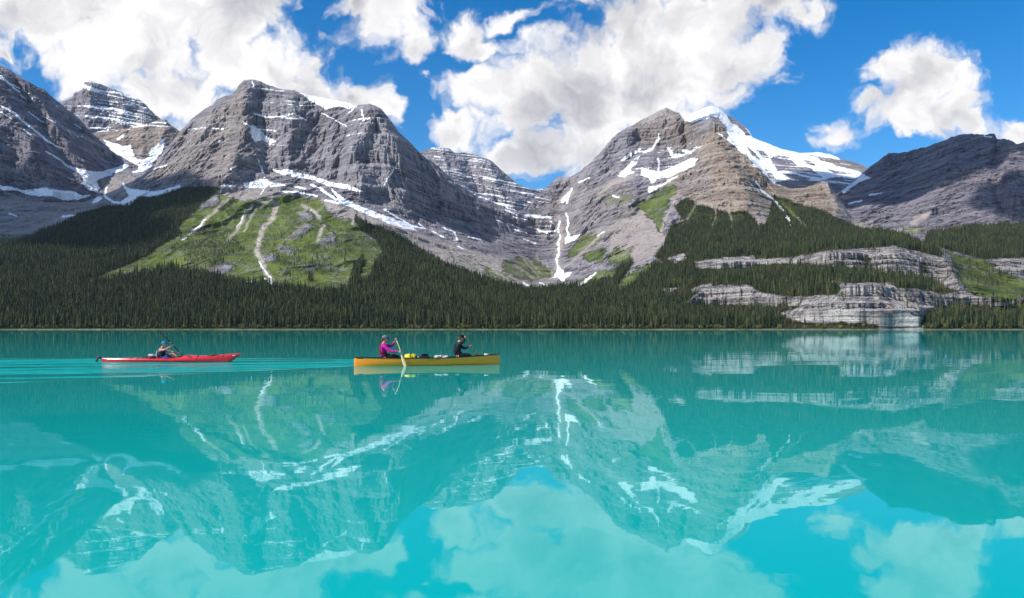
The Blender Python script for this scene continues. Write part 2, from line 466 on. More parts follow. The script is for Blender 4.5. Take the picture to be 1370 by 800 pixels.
stone = Cover()          # outcrops inside the meadows
for p in [[(380, 321), (402, 302), (416, 298), (418, 303), (405, 314), (388, 321)], [(372, 328), (396, 332), (394, 341), (376, 338)],
          [(280, 362), (296, 352), (312, 354), (310, 362), (290, 368)], [(398, 286), (412, 282), (420, 290), (404, 292)],
          [(265, 266), (290, 258), (296, 272), (272, 282)], [(352, 342), (370, 342), (366, 350), (352, 350)], [(422, 322), (446, 312), (448, 322), (430, 328)]]:
    stone.poly(p)
stone.blur(2)

cliff = Cover()          # pale limestone walls by the lake
CLIFFS = [
    [(1010, 346), (1060, 344), (1107, 334), (1160, 331), (1197, 329), (1230, 336), (1262, 344), (1274, 358), (1280, 375), (1288, 388), (1270, 388),
     (1250, 378), (1230, 371), (1215, 368), (1190, 368), (1165, 361), (1130, 359), (1080, 353), (1010, 354)],
    [(1098, 372), (1140, 378), (1190, 377), (1220, 384), (1260, 393), (1292, 388), (1330, 394), (1372, 398), (1372, 410), (1340, 416), (1300, 408), (1262, 411), (1240, 420),
     (1232, 436), (1242, 445), (1180, 445), (1170, 434), (1130, 431), (1080, 433), (1052, 427), (1036, 420), (1060, 414), (1085, 405), (1060, 400), (1040, 398), (1090, 395), (1120, 394), (1125, 385)],
    [(928, 350), (960, 345), (1010, 342), (1010, 358), (960, 360), (930, 360)],
    [(890, 345), (915, 338), (920, 346), (905, 352)],
    [(880, 386), (905, 384), (908, 390), (884, 391)],
    [(915, 391), (940, 380), (955, 377), (952, 383), (925, 392)],
    [(914, 406), (940, 386), (960, 381), (1000, 380), (1022, 392), (1060, 396), (1092, 396), (1085, 408), (1050, 410), (960, 409)],
    [(1326, 346), (1372, 344), (1400, 352), (1400, 366), (1360, 362), (1334, 358)],
    [(1290, 372), (1316, 378), (1330, 386), (1300, 384)],
]
for p in CLIFFS:
    cliff.poly(p)
cliff.blur(2)

steep = Cover()          # walls where the ground stands nearly upright
steep.poly([(340, 165), (360, 150), (400, 140), (440, 150), (470, 170), (505, 146), (520, 158), (600, 236), (690, 284), (750, 288), (748, 310),
            (735, 325), (690, 322), (640, 305), (560, 285), (500, 262), (460, 243), (400, 228), (350, 222)], .6)
steep.poly([(865, 160), (890, 146), (918, 164), (935, 200), (900, 205), (870, 190), (830, 205), (790, 235), (780, 228), (830, 180)], .5)
steep.blur(14)
lowwall = Cover()
for p in CLIFFS[:3] + CLIFFS[6:7]:
    lowwall.poly(p, .86)
lowwall.blur(3)
steep.a = np.maximum(steep.a, lowwall.a)

wood = Cover()
for p, v in [
    ([(-240, 336), (0, 331), (25, 322), (50, 312), (82, 299), (107, 287), (140, 277), (170, 274), (187, 265), (212, 264), (225, 256), (250, 251),
      (265, 249), (295, 250), (292, 257), (265, 277), (260, 284), (240, 302), (240, 315), (217, 327), (195, 344), (160, 359), (120, 374),
      (107, 381), (117, 383), (150, 373), (175, 368), (212, 360), (230, 355), (250, 362), (287, 366), (300, 373), (325, 379), (345, 380), (365, 385), (387, 385),
      (415, 390), (450, 392), (466, 385), (476, 352), (484, 342), (488, 350), (480, 372), (486, 380), (492, 374), (503, 352), (512, 335), (502, 320), (485, 310), (472, 291), (495, 300),
      (515, 307), (535, 317), (552, 327), (565, 337), (580, 347), (595, 357), (615, 364), (640, 373), (660, 379), (680, 384), (705, 392),
      (730, 390), (760, 387), (780, 384), (800, 378), (818, 374), (832, 354), (848, 349), (842, 360), (824, 385), (828, 393), (850, 380), (872, 358), (890, 352),
      (875, 343), (887, 332), (892, 315), (898, 303), (915, 296), (902, 276), (920, 264), (932, 275), (950, 277), (970, 284), (997, 282), (1015, 297), (1024, 302),
      (1030, 284), (1035, 261), (1057, 270), (1082, 277), (1107, 285), (1130, 297), (1152, 307), (1180, 308), (1195, 312), (1210, 317),
      (1232, 327), (1257, 338), (1262, 346), (1286, 388), (1310, 408), (1330, 425), (1345, 441), (-240, 441)], 1),
    ([(1236, 322), (1245, 312), (1260, 306), (1290, 300), (1330, 296), (1380, 294), (1600, 300), (1600, 340), (1372, 346), (1320, 346), (1290, 340), (1262, 332)], 1),
    ([(1600, 350), (1372, 402), (1340, 420), (1346, 441), (1600, 441)], .9),
    ([(1290, 350), (1330, 360), (1360, 375), (1330, 385), (1300, 375)], .25),
    ([(1350, 395), (1380, 400), (1380, 412), (1350, 408)], .7),
    # groups of trees on the meadow
    ([(457, 325), (462, 318), (470, 325), (470, 338), (462, 350), (458, 348)], .9), ([(395, 345), (402, 342), (405, 354), (397, 355)], .9),
    ([(411, 364), (417, 362), (418, 378), (412, 378)], .8), ([(255, 322), (272, 318), (276, 330), (258, 345), (246, 350)], .75),
    ([(262, 308), (284, 296), (288, 302), (268, 314)], .7), ([(290, 280), (312, 264), (316, 270), (296, 284)], .6), ([(228, 330), (236, 328), (240, 336), (230, 338)], .5),
    ([(276, 345), (300, 338), (300, 356), (280, 362)], .35), ([(1240, 260), (1258, 270), (1250, 288), (1245, 290)], .5),
    ([(225, 325), (300, 296), (330, 335), (260, 356)], .22),
    ([(360, 270), (400, 265), (450, 285), (480, 330), (440, 370), (380, 375), (360, 330)], .11),
]:
    wood.poly(p, v)
for p, w_ in [([(932, 270), (924, 286), (914, 300)], 4), ([(956, 277), (958, 290), (952, 304)], 3.5), ([(974, 282), (980, 294), (978, 306)], 3.5), ([(1010, 288), (1016, 302)], 4),
              ([(1046, 270), (1060, 286), (1078, 303)], 5), ([(905, 284), (896, 304)], 3)]:
    wood.line(p, w_, .12)
for p in CLIFFS:
    wood.poly(p, .10)
for p, v in [([(1200, 385), (1235, 386), (1262, 388), (1240, 378), (1215, 370), (1190, 369)], 1.0),
             ([(1236, 430), (1242, 420), (1262, 412), (1290, 408), (1318, 410), (1342, 430), (1345, 441), (1236, 441)], .95),
             ([(1150, 350), (1160, 340), (1166, 352)], .6), ([(1060, 432), (1130, 432), (1170, 436), (1170, 441), (1050, 441)], .6),
             ([(1228, 352), (1240, 350), (1244, 366), (1232, 366)], .5)]:
    wood.poly(p, v)
wood.blur(1)

brown = Cover()
for p, v in [
    ([(925, 200), (960, 163), (985, 188), (1060, 248), (1105, 240), (1124, 285), (1060, 302), (1015, 295), (940, 280), (905, 258), (920, 228)], 1),
    ([(125, 172), (225, 158), (250, 180), (215, 195), (195, 215), (160, 195), (130, 188)], .8),
    ([(840, 160), (890, 144), (935, 165), (940, 200), (900, 200), (860, 195)], .55),
    ([(880, 240), (940, 200), (960, 260), (905, 258)], .6),
    ([(900, 146), (920, 165), (916, 198), (906, 180)], 1.0),
    ([(250, 180), (330, 110), (335, 180), (320, 240), (240, 246), (200, 235)], .45),
    ([(700, 290), (750, 240), (830, 240), (880, 270), (820, 330), (760, 340)], .25),
    ([(1090, 205), (1155, 222), (1150, 232), (1100, 218)], .9),
]:
    brown.poly(p, v)
brown.blur(6)


spur = Cover()           # ribs standing out (-) and gullies cut in (+), in metres
for p, dep, wd_ in [
    ([(329, 108), (327, 140), (325, 165), (318, 205), (300, 245)], -75, 20), ([(348, 130), (350, 165), (352, 220)], 45, 13),
    ([(392, 122), (395, 160), (388, 190), (385, 228)], -55, 13), ([(425, 150), (432, 190), (425, 232)], 28, 12), ([(455, 160), (458, 200), (450, 246)], 55, 9),
    ([(497, 142), (478, 178), (471, 205), (486, 254)], -60, 14), ([(288, 140), (266, 195), (232, 242)], -40, 13), ([(262, 158), (245, 195), (215, 235)], 30, 12),
    ([(310, 170), (290, 215), (268, 246)], 26, 10), ([(560, 215), (566, 285)], 25, 8), ([(590, 235), (592, 300)], -22, 10), ([(640, 268), (640, 308)], -25, 9), ([(660, 278), (660, 318)], 22, 8),
    ([(738, 292), (733, 325)], -50, 10),
    ([(891, 144), (882, 180), (872, 215)], -45, 13), ([(915, 163), (917, 196)], 60, 6), ([(905, 150), (908, 195)], -25, 7),
    ([(948, 156), (962, 195), (985, 235), (1004, 268)], -90, 22), ([(975, 185), (1010, 235), (1052, 292)], 30, 10), ([(1006, 215), (1030, 250), (1075, 300)], -35, 10),
    ([(1016, 250), (1036, 268), (1058, 300)], 35, 7), ([(1105, 243), (1113, 262), (1124, 292)], -70, 10), ([(1085, 254), (1072, 282)], 25, 9),
    ([(846, 168), (833, 205)], -24, 6), ([(860, 162), (850, 196)], 22, 6), ([(815, 190), (800, 232)], -26, 8), ([(830, 178), (818, 215)], 22, 6), ([(785, 222), (775, 260)], -26, 9),
    ([(790, 250), (768, 305)], -40, 14), ([(838, 255), (812, 300), (800, 340)], -45, 16), ([(812, 262), (790, 310)], 30, 9),
    ([(870, 250), (850, 300), (830, 345)], 35, 12), ([(925, 215), (905, 250), (892, 285)], -40, 14), ([(748, 238), (735, 275)], -40, 10),
    ([(1188, 206), (1172, 245), (1150, 290)], -55, 16), ([(1225, 205), (1205, 260), (1190, 300)], 40, 14), ([(1285, 182), (1262, 240), (1240, 290)], -45, 16),
    ([(1331, 180), (1334, 225), (1340, 285)], 45, 9), ([(1350, 188), (1356, 270)], -45, 12), ([(0, 120), (40, 190), (70, 250)], -40, 16), ([(40, 115), (80, 175), (120, 228)], -40, 14),
    ([(20, 108), (60, 175), (90, 225)], 35, 10), ([(190, 168), (190, 210)], -40, 12), ([(221, 162), (214, 190)], -30, 9), ([(120, 112), (118, 175)], -40, 14), ([(165, 128), (165, 185)], -25, 12),
    ([(592, 198), (600, 240), (625, 265)], -50, 14), ([(655, 215), (665, 250), (690, 270)], -45, 12), ([(622, 206), (640, 262)], 40, 10),
]:
    q = np.array(p, float)
    x0, x1 = int(q[:, 0].min() - 3 * wd_), int(q[:, 0].max() + 3 * wd_)
    y0, y1 = max(int(q[:, 1].min() - 3 * wd_), MY0), min(int(q[:, 1].max() + 3 * wd_), MY1)
    x0 = max(x0, MX0)
    GX, GY = np.meshgrid(np.arange(x0, x1) + .5, np.arange(y0, y1) + .5)
    best = np.full(GX.shape, 1e9)
    for (ax, ay), (bx, by) in zip(q[:-1], q[1:]):
        tt = np.clip(((GX - ax) * (bx - ax) + (GY - ay) * (by - ay)) / ((bx - ax) ** 2 + (by - ay) ** 2), 0, 1)
        best = np.minimum(best, np.hypot(GX - ax - tt * (bx - ax), GY - ay - tt * (by - ay)))
    spur.a[y0 - MY0:y1 - MY0, x0 - MX0:x1 - MX0] += dep * np.maximum(0, 1 - best / (1.6 * wd_)) ** 1.3
spur.blur(1)

softmap = Cover()
softmap.a = np.clip(np.maximum(np.maximum(grass.a, wood.a), np.maximum(scree.a, tracks.a) * .8) - cliff.a, 0, 1)
softmap.blur(9)

# ------------------------------------------------------------------ land sheets
def tps_fit(ctrl):
    p = np.array(ctrl, float)
    X = p[:, :2] / 200.0
    d = p[:, 2]
    n = len(p)
    r = np.linalg.norm(X[:, None] - X[None], axis=2)
    K = np.where(r > 0, r * r * np.log(np.maximum(r, 1e-9)), 0) + np.eye(n) * 0.01
    P = np.c_[np.ones(n), X]
    A = np.zeros((n + 3, n + 3)); A[:n, :n] = K; A[:n, n:] = P; A[n:, :n] = P.T
    w = np.linalg.solve(A, np.r_[d, 0, 0, 0])

    gx_ = np.arange(-260, 1641, 6.0); gy_ = np.arange(80, 470, 5.0)
    GX, GY = np.meshgrid(gx_ / 200, gy_ / 200)
    out = w[n] + w[n + 1] * GX + w[n + 2] * GY
    for i in range(n):
        rr = (GX - X[i, 0]) ** 2 + (GY - X[i, 1]) ** 2
        out += w[i] * 0.5 * rr * np.log(np.maximum(rr, 1e-12))

    def ev(px, py):
        x = np.clip((px + 260) / 6.0, 0, len(gx_) - 1.001); y = np.clip((py - 80) / 5.0, 0, len(gy_) - 1.001)
        xi = x.astype(np.int32); yi = y.astype(np.int32); u = x - xi; v = y - yi
        return (out[yi, xi] * (1 - u) + out[yi, xi + 1] * u) * (1 - v) + (out[yi + 1, xi] * (1 - u) + out[yi + 1, xi + 1] * u) * v
    return ev


def make_sheet(px, crest, bottom, rows, ctrl, rough=1.0, strata=1.0, dip=(0.03, 0.02), back=500.0, shore=False, jag=1.0, snow_gain=1.0,
               wood_on=True, sheet_brown=0.0, shade_tint=0.0):
    """A stretch of mountainside: columns fan out from the jetty, rows climb from foot to crest, then the far side falls away."""
    cp = np.array(crest, float)
    ct = np.interp(px, cp[:, 0], cp[:, 1])
    jn = fbm(px / 9.0, px * 0 + rows * .37, px * 0, 4, .6)
    ct = ct + jag * (1.9 * jn - 1.6 * np.maximum(0, fbm(px / 14.0 + 31, px * 0 + 2.2, px * 0, 3, .6, True) - .35))
    if callable(bottom):
        bt = bottom(px)
    else:
        bp = np.array(bottom, float)
        bt = np.interp(px, bp[:, 0], bp[:, 1])
    bt = np.maximum(bt, ct + 3)
    v = np.linspace(0, 1, rows)[:, None]
    PX = np.repeat(px[None], rows, 0)
    PY = bt[None] + (ct - bt)[None] * v
    ev = tps_fit(ctrl)
    D = ev(PX, PY)
    # walls stand up, the ground between them takes up the run
    g = np.maximum(np.diff(D, axis=0), (bt - ct)[None] / rows * 1.2)
    st = steep.at(PX, PY)
    w = 1.0 - (st[1:] + st[:-1]) * .5
    kk = max(rows // 6, 5)
    wp = np.cumsum(np.pad(w, [(kk + 1, kk), (0, 0)], mode='edge'), 0)
    wm = (wp[2 * kk + 1:] - wp[:-2 * kk - 1]) / (2 * kk + 1)
    gw = g * w / np.maximum(wm, .15)
    gw *= g.sum(0, keepdims=True) / np.maximum(gw.sum(0, keepdims=True), 1e-6)
    D = np.concatenate([D[:1], D[:1] + np.cumsum(gw, 0)], 0)
    rx = (PX - CX) / F_PX
    rz = (HZ - PY) / F_PX
    X = rx * D; Y = D; Z = CAM_H + rz * D
    cl = cliff.at(PX, PY)
    soft = softmap.at(PX, PY) if wood_on else np.minimum(scree.at(PX, PY) * .7, 1)
    hard = 1 - soft
    run = sstep(1180, 1900, D)
    # ribs and gullies run down the fall line
    wx = X + 60 * fbm(X / 400, Y / 400, Z / 300, 2); wz = Z + 40 * fbm(X / 350 + 7, Y / 350, Z / 300, 2)
    n1 = fbm(wx / 320, Y / 450, wz / 800, 4, .5, True)
    n2 = fbm(wx / 78, Y / 120, wz / 260, 5, .62, True)
    n5 = fbm(wx / 24, Y / 40, wz / 110, 3, .6, True)
    n3 = fbm(X / 22, Y / 22, Z / 26, 3, .6)
    disp = rough * (-(n1 - .2) * 110 * run - ((n2 - .15) * 46 + (n5 - .1) * 13 + n3 * 12) * (.10 + .9 * hard) * (1 - .5 * cl))
    disp += -(fbm(X / 120, Y / 120, Z * 0, 3, .5)) * 14 * (1 - hard)
    bend = fbm(X / 90 + 20, Y / 90, Z / 90, 3, .6)
    disp += 1.25 * spur.at(PX + 7 * bend, PY) * (D / 3200)
    # flutes in the lake cliffs
    disp += -(fbm(wx / 30, Y / 70, wz / 160, 4, .62, True) - .1) * 26 * cl
    # beds of limestone: risers and ledges
    zs = Z + dip[0] * X + dip[1] * Y + 16 * fbm(X / 420, Y / 420, Z / 420, 2)
    led = 0
    for per, amp in ((74.0, .36), (27.0, .55), (11.0, .62)):
        k = zs / per + .30 * fbm(X / 160, Y / 160, Z / 90 + per, 2)
        ph = k - np.floor(k)
        str_ = sstep(-.25, .3, fbm(X / 200 + per, Y / 200, np.floor(k) * 3.17, 2))
        off = per * .8 * amp * (sstep(.76, 1.0, ph) - ph) * (.15 + .85 * str_)
        disp += strata * hard * off * (1 + 2.2 * cl)
        led = led + sstep(.66, .8, ph) * (1 - sstep(.94, 1.0, ph)) * (.2 + .8 * str_) * (.7 if per < 20 else 1.0)
    edge = sstep(0.0, .03, v) if shore else 1.0
    top = 1 - .6 * sstep(.97, 1.0, v)
    D2 = D + disp * edge * top
    if shore:
        D2 = np.where(Z < 14, D + disp * sstep(2, 14, Z) * edge, D2)
    D2 = np.maximum(D2, np.maximum.accumulate(D2, 0) - 2.5 * hard)
    X = rx * D2; Y = D2; Z = CAM_H + rz * D2
    # cover at each point, with torn edges
    fx = fbm(X / 16, Y / 16, Z / 16, 3, .65); fy = fbm(X / 16 + 40, Y / 16, Z / 16, 3, .65)
    mx = fbm(X / 70 + 3, Y / 70, Z / 50, 3, .55); my = fbm(X / 70 + 50, Y / 70, Z / 50, 3, .55)
    sn = snow.at(PX + 1.9 * fx + 2.6 * mx, PY + 1.3 * fy + 1.6 * my)
    sn = sstep(.30, .58, sn * (1.0 + .95 * fbm(X / 26, Y / 26 + 9, Z / 11, 4, .68)))
    prob = snowy.at(PX + 3 * fx, PY + 2 * fy)
    brk = fbm(X / 55 + 3, Y / 55, Z / 14, 4, .65)
    sn2 = sstep(.0, .25, led * (.35 + .4 * prob) + brk * .85 - .62 + .38 * prob) * sstep(.02, .15, prob)
    sn = np.clip(np.maximum(sn, sn2 * snow_gain), 0, 1)
    spx = PX + 5 * fx + 9 * mx; spy = PY + 3.5 * fy + 7 * my
    st = stone.at(spx, spy)
    mott = fbm(X / 40, Y / 40, Z / 40 + 9, 4, .65)
    gr = grass.at(spx, spy)
    gr = sstep(.25, .75, gr * (1 + .5 * mott)) * (.6 + .4 * sstep(-.5, .1, mott)) * (1 - st * .9)
    wd = wood.at(PX + 3 * fx, PY + 3 * fy)
    sc = scree.at(PX + 2.0 * fx + 6 * mx, PY + 2 * fy + 5 * my) * (1 - .9 * gr)
    sc = np.maximum(sc, tracks.at(PX + 2.0 * fx + 2.5 * mx, PY + 2 * fy + 2 * my)) * (.8 + .8 * fbm(X / 26, Y / 26 + 4, Z / 70, 4, .68))
    cl = cliff.at(spx, spy)
    br = np.clip(brown.at(PX, PY) + sheet_brown + .25 * fbm(X / 130, Y / 130, Z / 60, 3), 0, 1)
    A = np.stack([sn, np.clip(gr, 0, 1), np.clip(sc, 0, 1), np.clip(wd, 0, 1) if wood_on else wd * 0], -1)
    B = np.stack([br, np.clip(cl, 0, 1), np.full_like(br, shade_tint), np.clip(led, 0, 1)], -1)
    # the far side
    nb = 6
    bx, by, bz = [], [], []
    for i in range(1, nb + 1):
        t = i / nb
        bx.append(X[-1] * (1 + t * back / D2[-1])); by.append(Y[-1] + t * back)
        bz.append(Z[-1] - (Z[-1] * .8 + 60) * t ** 1.15)
    X = np.concatenate([X, bx]); Y = np.concatenate([Y, by]); Z = np.concatenate([Z, bz])
    A = np.concatenate([A, np.repeat(A[-1:], nb, 0)]); B = np.concatenate([B, np.repeat(B[-1:], nb, 0)])
    return dict(X=X, Y=Y, Z=Z, A=A, B=B, rows=rows, PX=PX, PY=PY, wood=wd)


def grid_mesh(name, s, c0, c1, mat):
    X = s['X'][:, c0:c1]; Y = s['Y'][:, c0:c1]; Z = s['Z'][:, c0:c1]
    R, C = X.shape
    co = np.stack([X, Y, Z], -1).reshape(-1, 3).astype(np.float32)
    i = np.arange(R * C).reshape(R, C)
    q = np.stack([i[:-1, :-1], i[:-1, 1:], i[1:, 1:], i[1:, :-1]], -1).reshape(-1, 4)
    me = bpy.data.meshes.new(name)
    me.vertices.add(len(co)); me.vertices.foreach_set('co', co.ravel())
    me.loops.add(q.size); me.loops.foreach_set('vertex_index', q.ravel().astype(np.int32))
    me.polygons.add(len(q)); me.polygons.foreach_set('loop_start', np.arange(0, q.size, 4, dtype=np.int32))
    me.polygons.foreach_set('loop_total', np.full(len(q), 4, np.int32))
    me.polygons.foreach_set('use_smooth', np.zeros(len(q), bool))
    for nm, arr in (('cover', s['A']), ('tone', s['B'])):
        at = me.color_attributes.new(nm, 'FLOAT_COLOR', 'POINT')
        at.data.foreach_set('color', arr[:, c0:c1].reshape(-1, 4).astype(np.float32).ravel())
    me.update(); me.validate()
    me.materials.append(mat)
    ob = bpy.data.objects.new(name, me)
    COL.objects.link(ob)
    ob['kind'] = 'structure'
    return ob


def land_material():
    m = bpy.data.materials.new('mountain_ground')
    m.use_nodes = True
    t = NT(m.node_tree)
    t.n.clear()
    geo = t.node('ShaderNodeNewGeometry')
    pos = geo.outputs['Position']
    cov = t.node('ShaderNodeVertexColor', layer_name='cover')
    tone = t.node('ShaderNodeVertexColor', layer_name='tone')
    sc_ = t.node('ShaderNodeSeparateColor'); t.put(sc_.inputs[0], cov.outputs[0])
    st_ = t.node('ShaderNodeSeparateColor'); t.put(st_.inputs[0], tone.outputs[0])
    # beds: noise squeezed along the vertical
    bedv = t.vmath('MULTIPLY', pos, (.0035, .0035, .075))
    bed = t.noise(bedv, 1.0, 5.0, .62)
    bed2 = t.noise(t.vmath('MULTIPLY', pos, (.008, .008, .24)), 1.0, 3.0, .6)
    patch = t.noise(pos, .006, 4.0, .6)
    fine = t.noise(pos, .085, 5.0, .72)
    streak = t.noise(t.vmath('MULTIPLY', pos, (.045, .045, .006)), 1.0, 4.0, .6)
    f = t.math('ADD', t.math('ADD', t.math('MULTIPLY', bed, .34), t.math('MULTIPLY', bed2, .20)), t.math('ADD', t.math('MULTIPLY', patch, .22), t.math('MULTIPLY', fine, .24)))
    grey = t.mix(t.remap(f, .41, .585), (.092, .090, .120), (.455, .428, .465))
    brn = t.mix(t.remap(f, .41, .585), (.155, .120, .098), (.54, .44, .355))
    rock = t.mix(st_.outputs[0], grey, brn)
    rubble = t.mix(st_.outputs[0], (.46, .43, .45), (.52, .44, .36))
    rock = t.mix(t.math('MULTIPLY', tone.outputs['Alpha'], t.remap(fine, .3, .6, .2, .75)), rock, rubble)
    rock = t.mix(t.math('MULTIPLY', t.remap(streak, .5, .68), .55), rock, (.062, .058, .072))
    dark = t.mix(1.0, rock, (.62, .58, .66), 'MULTIPLY')  # per-sheet dark tint: darker purple rock, and shade put into the colour
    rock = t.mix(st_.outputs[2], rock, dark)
    pale = t.mix(t.remap(t.math('ADD', t.math('MULTIPLY', streak, .38), t.math('ADD', t.math('MULTIPLY', bed, .30), t.math('MULTIPLY', bed2, .32))), .43, .545), (.15, .138, .145), (.60, .55, .525))
    rock = t.mix(st_.outputs[1], rock, pale)
    scr = t.mix(t.remap(fine, .3, .7), (.40, .345, .312), (.62, .54, .485))
    meadow = t.noise(pos, .011, 4.0, .6)
    grs = t.mix(t.remap(t.math('ADD', t.math('MULTIPLY', fine, .5), t.math('MULTIPLY', meadow, .5)), .40, .58), (.040, .060, .018), (.130, .168, .034))
    grs = t.mix(t.remap(t.noise(pos, .035, 5.0, .7), .64, .78), grs, (.16, .145, .085))
    col = t.mix(sc_.outputs[1], rock, grs)
    col = t.mix(sc_.outputs[2], col, scr)
    flr = t.mix(t.remap(fine, .35, .65), (.030, .036, .016), (.075, .080, .032))
    col = t.mix(t.remap(cov.outputs['Alpha'], .15, .6), col, flr)
    # the lake edge: gravel and dry sedge
    sepz = t.node('ShaderNodeSeparateXYZ'); t.put(sepz.inputs[0], pos)
    shore_n = t.math('ADD', sepz.outputs[2], t.math('MULTIPLY', t.math('SUBTRACT', t.noise(pos, .03, 3.0), .5), 3.0))
    shore_c = t.mix(t.remap(t.noise(pos, .02, 3.0), .42, .58), (.20, .18, .085), (.30, .27, .19))
    col = t.mix(t.math('MULTIPLY', t.remap(shore_n, .5, 1.5, 1.0, 0.0), t.math('SUBTRACT', 1.0, t.math('MULTIPLY', st_.outputs[1], .7))), col, shore_c)
    sn = t.remap(t.math('ADD', sc_.outputs[0], t.math('MULTIPLY', t.math('SUBTRACT', fine, .5), .5)), .38, .58)
    col = t.mix(sn, col, (.88, .90, .93))
    bs = t.node('ShaderNodeBsdfPrincipled')
    t.put(bs.inputs['Base Color'], col)
    bs.inputs['Roughness'].default_value = .95
    bs.inputs['Specular IOR Level'].default_value = .1
    bmp = t.node('ShaderNodeBump')
    bmp.inputs['Strength'].default_value = 1.0
    bmp.inputs['Distance'].default_value = 16.0
    h = t.math('ADD', t.math('ADD', t.math('MULTIPLY', bed, .5), t.math('MULTIPLY', bed2, .4)), t.math('ADD', fine, t.math('MULTIPLY', streak, .5)))
    h = t.math('MULTIPLY', h, t.math('SUBTRACT', 1.0, t.math('MULTIPLY', t.math('MAXIMUM', sn, sc_.outputs[1]), .8)))
    t.put(bmp.inputs['Height'], h)
    t.put(bs.inputs['Normal'], bmp.outputs[0])
    out = t.node('ShaderNodeOutputMaterial')
    t.l.new(bs.outputs[0], out.inputs[0])
    return m


LAND = land_material()

front_crest = [(-240, 318), (-120, 290), (0, 268), (60, 271), (110, 271), (135, 262), (150, 256), (170, 246), (190, 236), (205, 224), (215, 210), (225, 195), (242, 175),
               (248, 169), (253, 164), (262, 155), (272, 147), (285, 140), (290, 133), (308, 127), (315, 122), (320, 114), (326, 108), (336, 106),
               (345, 108), (360, 114), (375, 119), (392, 121), (400, 124), (420, 129), (440, 133), (470, 139), (477, 142), (495, 139), (510, 146), (520, 158),
               (533, 176), (550, 192), (565, 208), (585, 222), (600, 236), (625, 255), (645, 268), (665, 276), (690, 282), (706, 280), (712, 270), (717, 262),
               (735, 248), (745, 238), (750, 236), (762, 238), (770, 233), (785, 222), (800, 207), (815, 190), (825, 179), (832, 175), (845, 168),
               (860, 160), (875, 153), (885, 146), (891, 144), (900, 148), (908, 151), (915, 160), (921, 164), (930, 160), (945, 155), (955, 157),
               (965, 165), (985, 190), (1000, 206), (1020, 226), (1040, 246), (1055, 252), (1075, 252), (1092, 246), (1103, 242), (1108, 243), (1113, 252), (1125, 270),
               (1137, 288), (1150, 301), (1170, 307), (1190, 308), (1215, 308), (1240, 312), (1262, 309), (1290, 303), (1330, 300), (1370, 299), (1640, 305)]
S = 442.5
front_ctrl = [(x, S, 1150) for x in (-240, -100, 0, 110, 200, 340, 420, 510, 600, 680, 748, 800, 860, 950, 1000)] + [
    (1050, S, 1140), (1105, S, 1120), (1200, S, 1100), (1300, S, 1100), (1370, S, 1110), (1640, S, 1120)]
for x, prof in [
    (-240, [(400, 1500), (350, 2000), (318, 2400)]),
    (-100, [(400, 1500), (350, 2000), (288, 2750)]),
    (0, [(400, 1500), (350, 1980), (300, 2550), (268, 2950)]),
    (110, [(390, 1600), (340, 2100), (300, 2550), (272, 3000)]),
    (200, [(390, 1600), (340, 2050), (300, 2350), (260, 2750), (228, 3150)]),
    (250, [(390, 1580), (330, 2050), (280, 2480), (230, 2850), (168, 3300)]),
    (340, [(385, 1600), (330, 2050), (275, 2480), (245, 2720), (180, 3020), (107, 3350)]),
    (420, [(385, 1600), (320, 2100), (270, 2480), (240, 2700), (190, 2950), (131, 3320)]),
    (510, [(385, 1600), (320, 2150), (285, 2420), (262, 2560), (200, 2740), (146, 2980)]),
    (600, [(400, 1500), (360, 2000), (330, 2450), (298, 2900), (236, 3200)]),
    (680, [(410, 1500), (380, 2050), (350, 2600), (318, 3250), (280, 3500)]),
    (735, [(410, 1550), (385, 2250), (350, 2900), (325, 3480), (288, 3700)]),
    (750, [(410, 1580), (380, 2400), (340, 3000), (300, 3600), (270, 4000), (237, 4300)]),
    (800, [(400, 1650), (375, 2200), (340, 2700), (300, 3120), (270, 3400), (207, 4050)]),
    (860, [(400, 1600), (370, 2000), (330, 2500), (290, 2900), (240, 3400), (200, 3800), (160, 4150)]),
    (891, [(290, 2750), (225, 3500), (200, 3850), (144, 4180)]),
    (950, [(410, 1450), (380, 1750), (340, 2150), (300, 2500), (270, 2780), (220, 3150), (156, 3700)]),
    (1000, [(400, 1500), (350, 1950), (310, 2350), (280, 2620), (240, 2920), (206, 3200)]),
    (1050, [(400, 1450), (350, 1850), (300, 2500), (270, 2850), (252, 3100)]),
    (1105, [(400, 1300), (360, 1520), (340, 1700), (310, 2200), (280, 2700), (243, 2950)]),
    (1140, [(340, 1700), (300, 2650)]),
    (1200, [(400, 1230), (370, 1420), (345, 1620), (325, 1950), (309, 2500)]),
    (1300, [(420, 1230), (390, 1450), (350, 1850), (303, 2600)]),
    (1370, [(400, 1420), (350, 1950), (300, 2700)]),
    (1640, [(400, 1450), (350, 1950), (306, 2600)]),
]:
    front_ctrl += [(x, y, d) for y, d in prof]

pxs = np.concatenate([np.arange(-240, -20, 2.5), np.arange(-20, 1390, 1.0), np.arange(1390, 1640, 2.5)])
front = make_sheet(pxs, front_crest, lambda p: np.full_like(p, 443.6), 330, front_ctrl, shore=True, back=700)
SPLIT = int(np.searchsorted(pxs, 748.0))
m1 = grid_mesh('mountain', front, 0, SPLIT + 1, LAND)
m1['label'] = 'broad grey banded mountain with green avalanche slope above the far shore'
m2 = grid_mesh('mountain', front, SPLIT, len(pxs), LAND)
m2['label'] = 'pointed brown mountain with snow bowl above forested cliff benches'

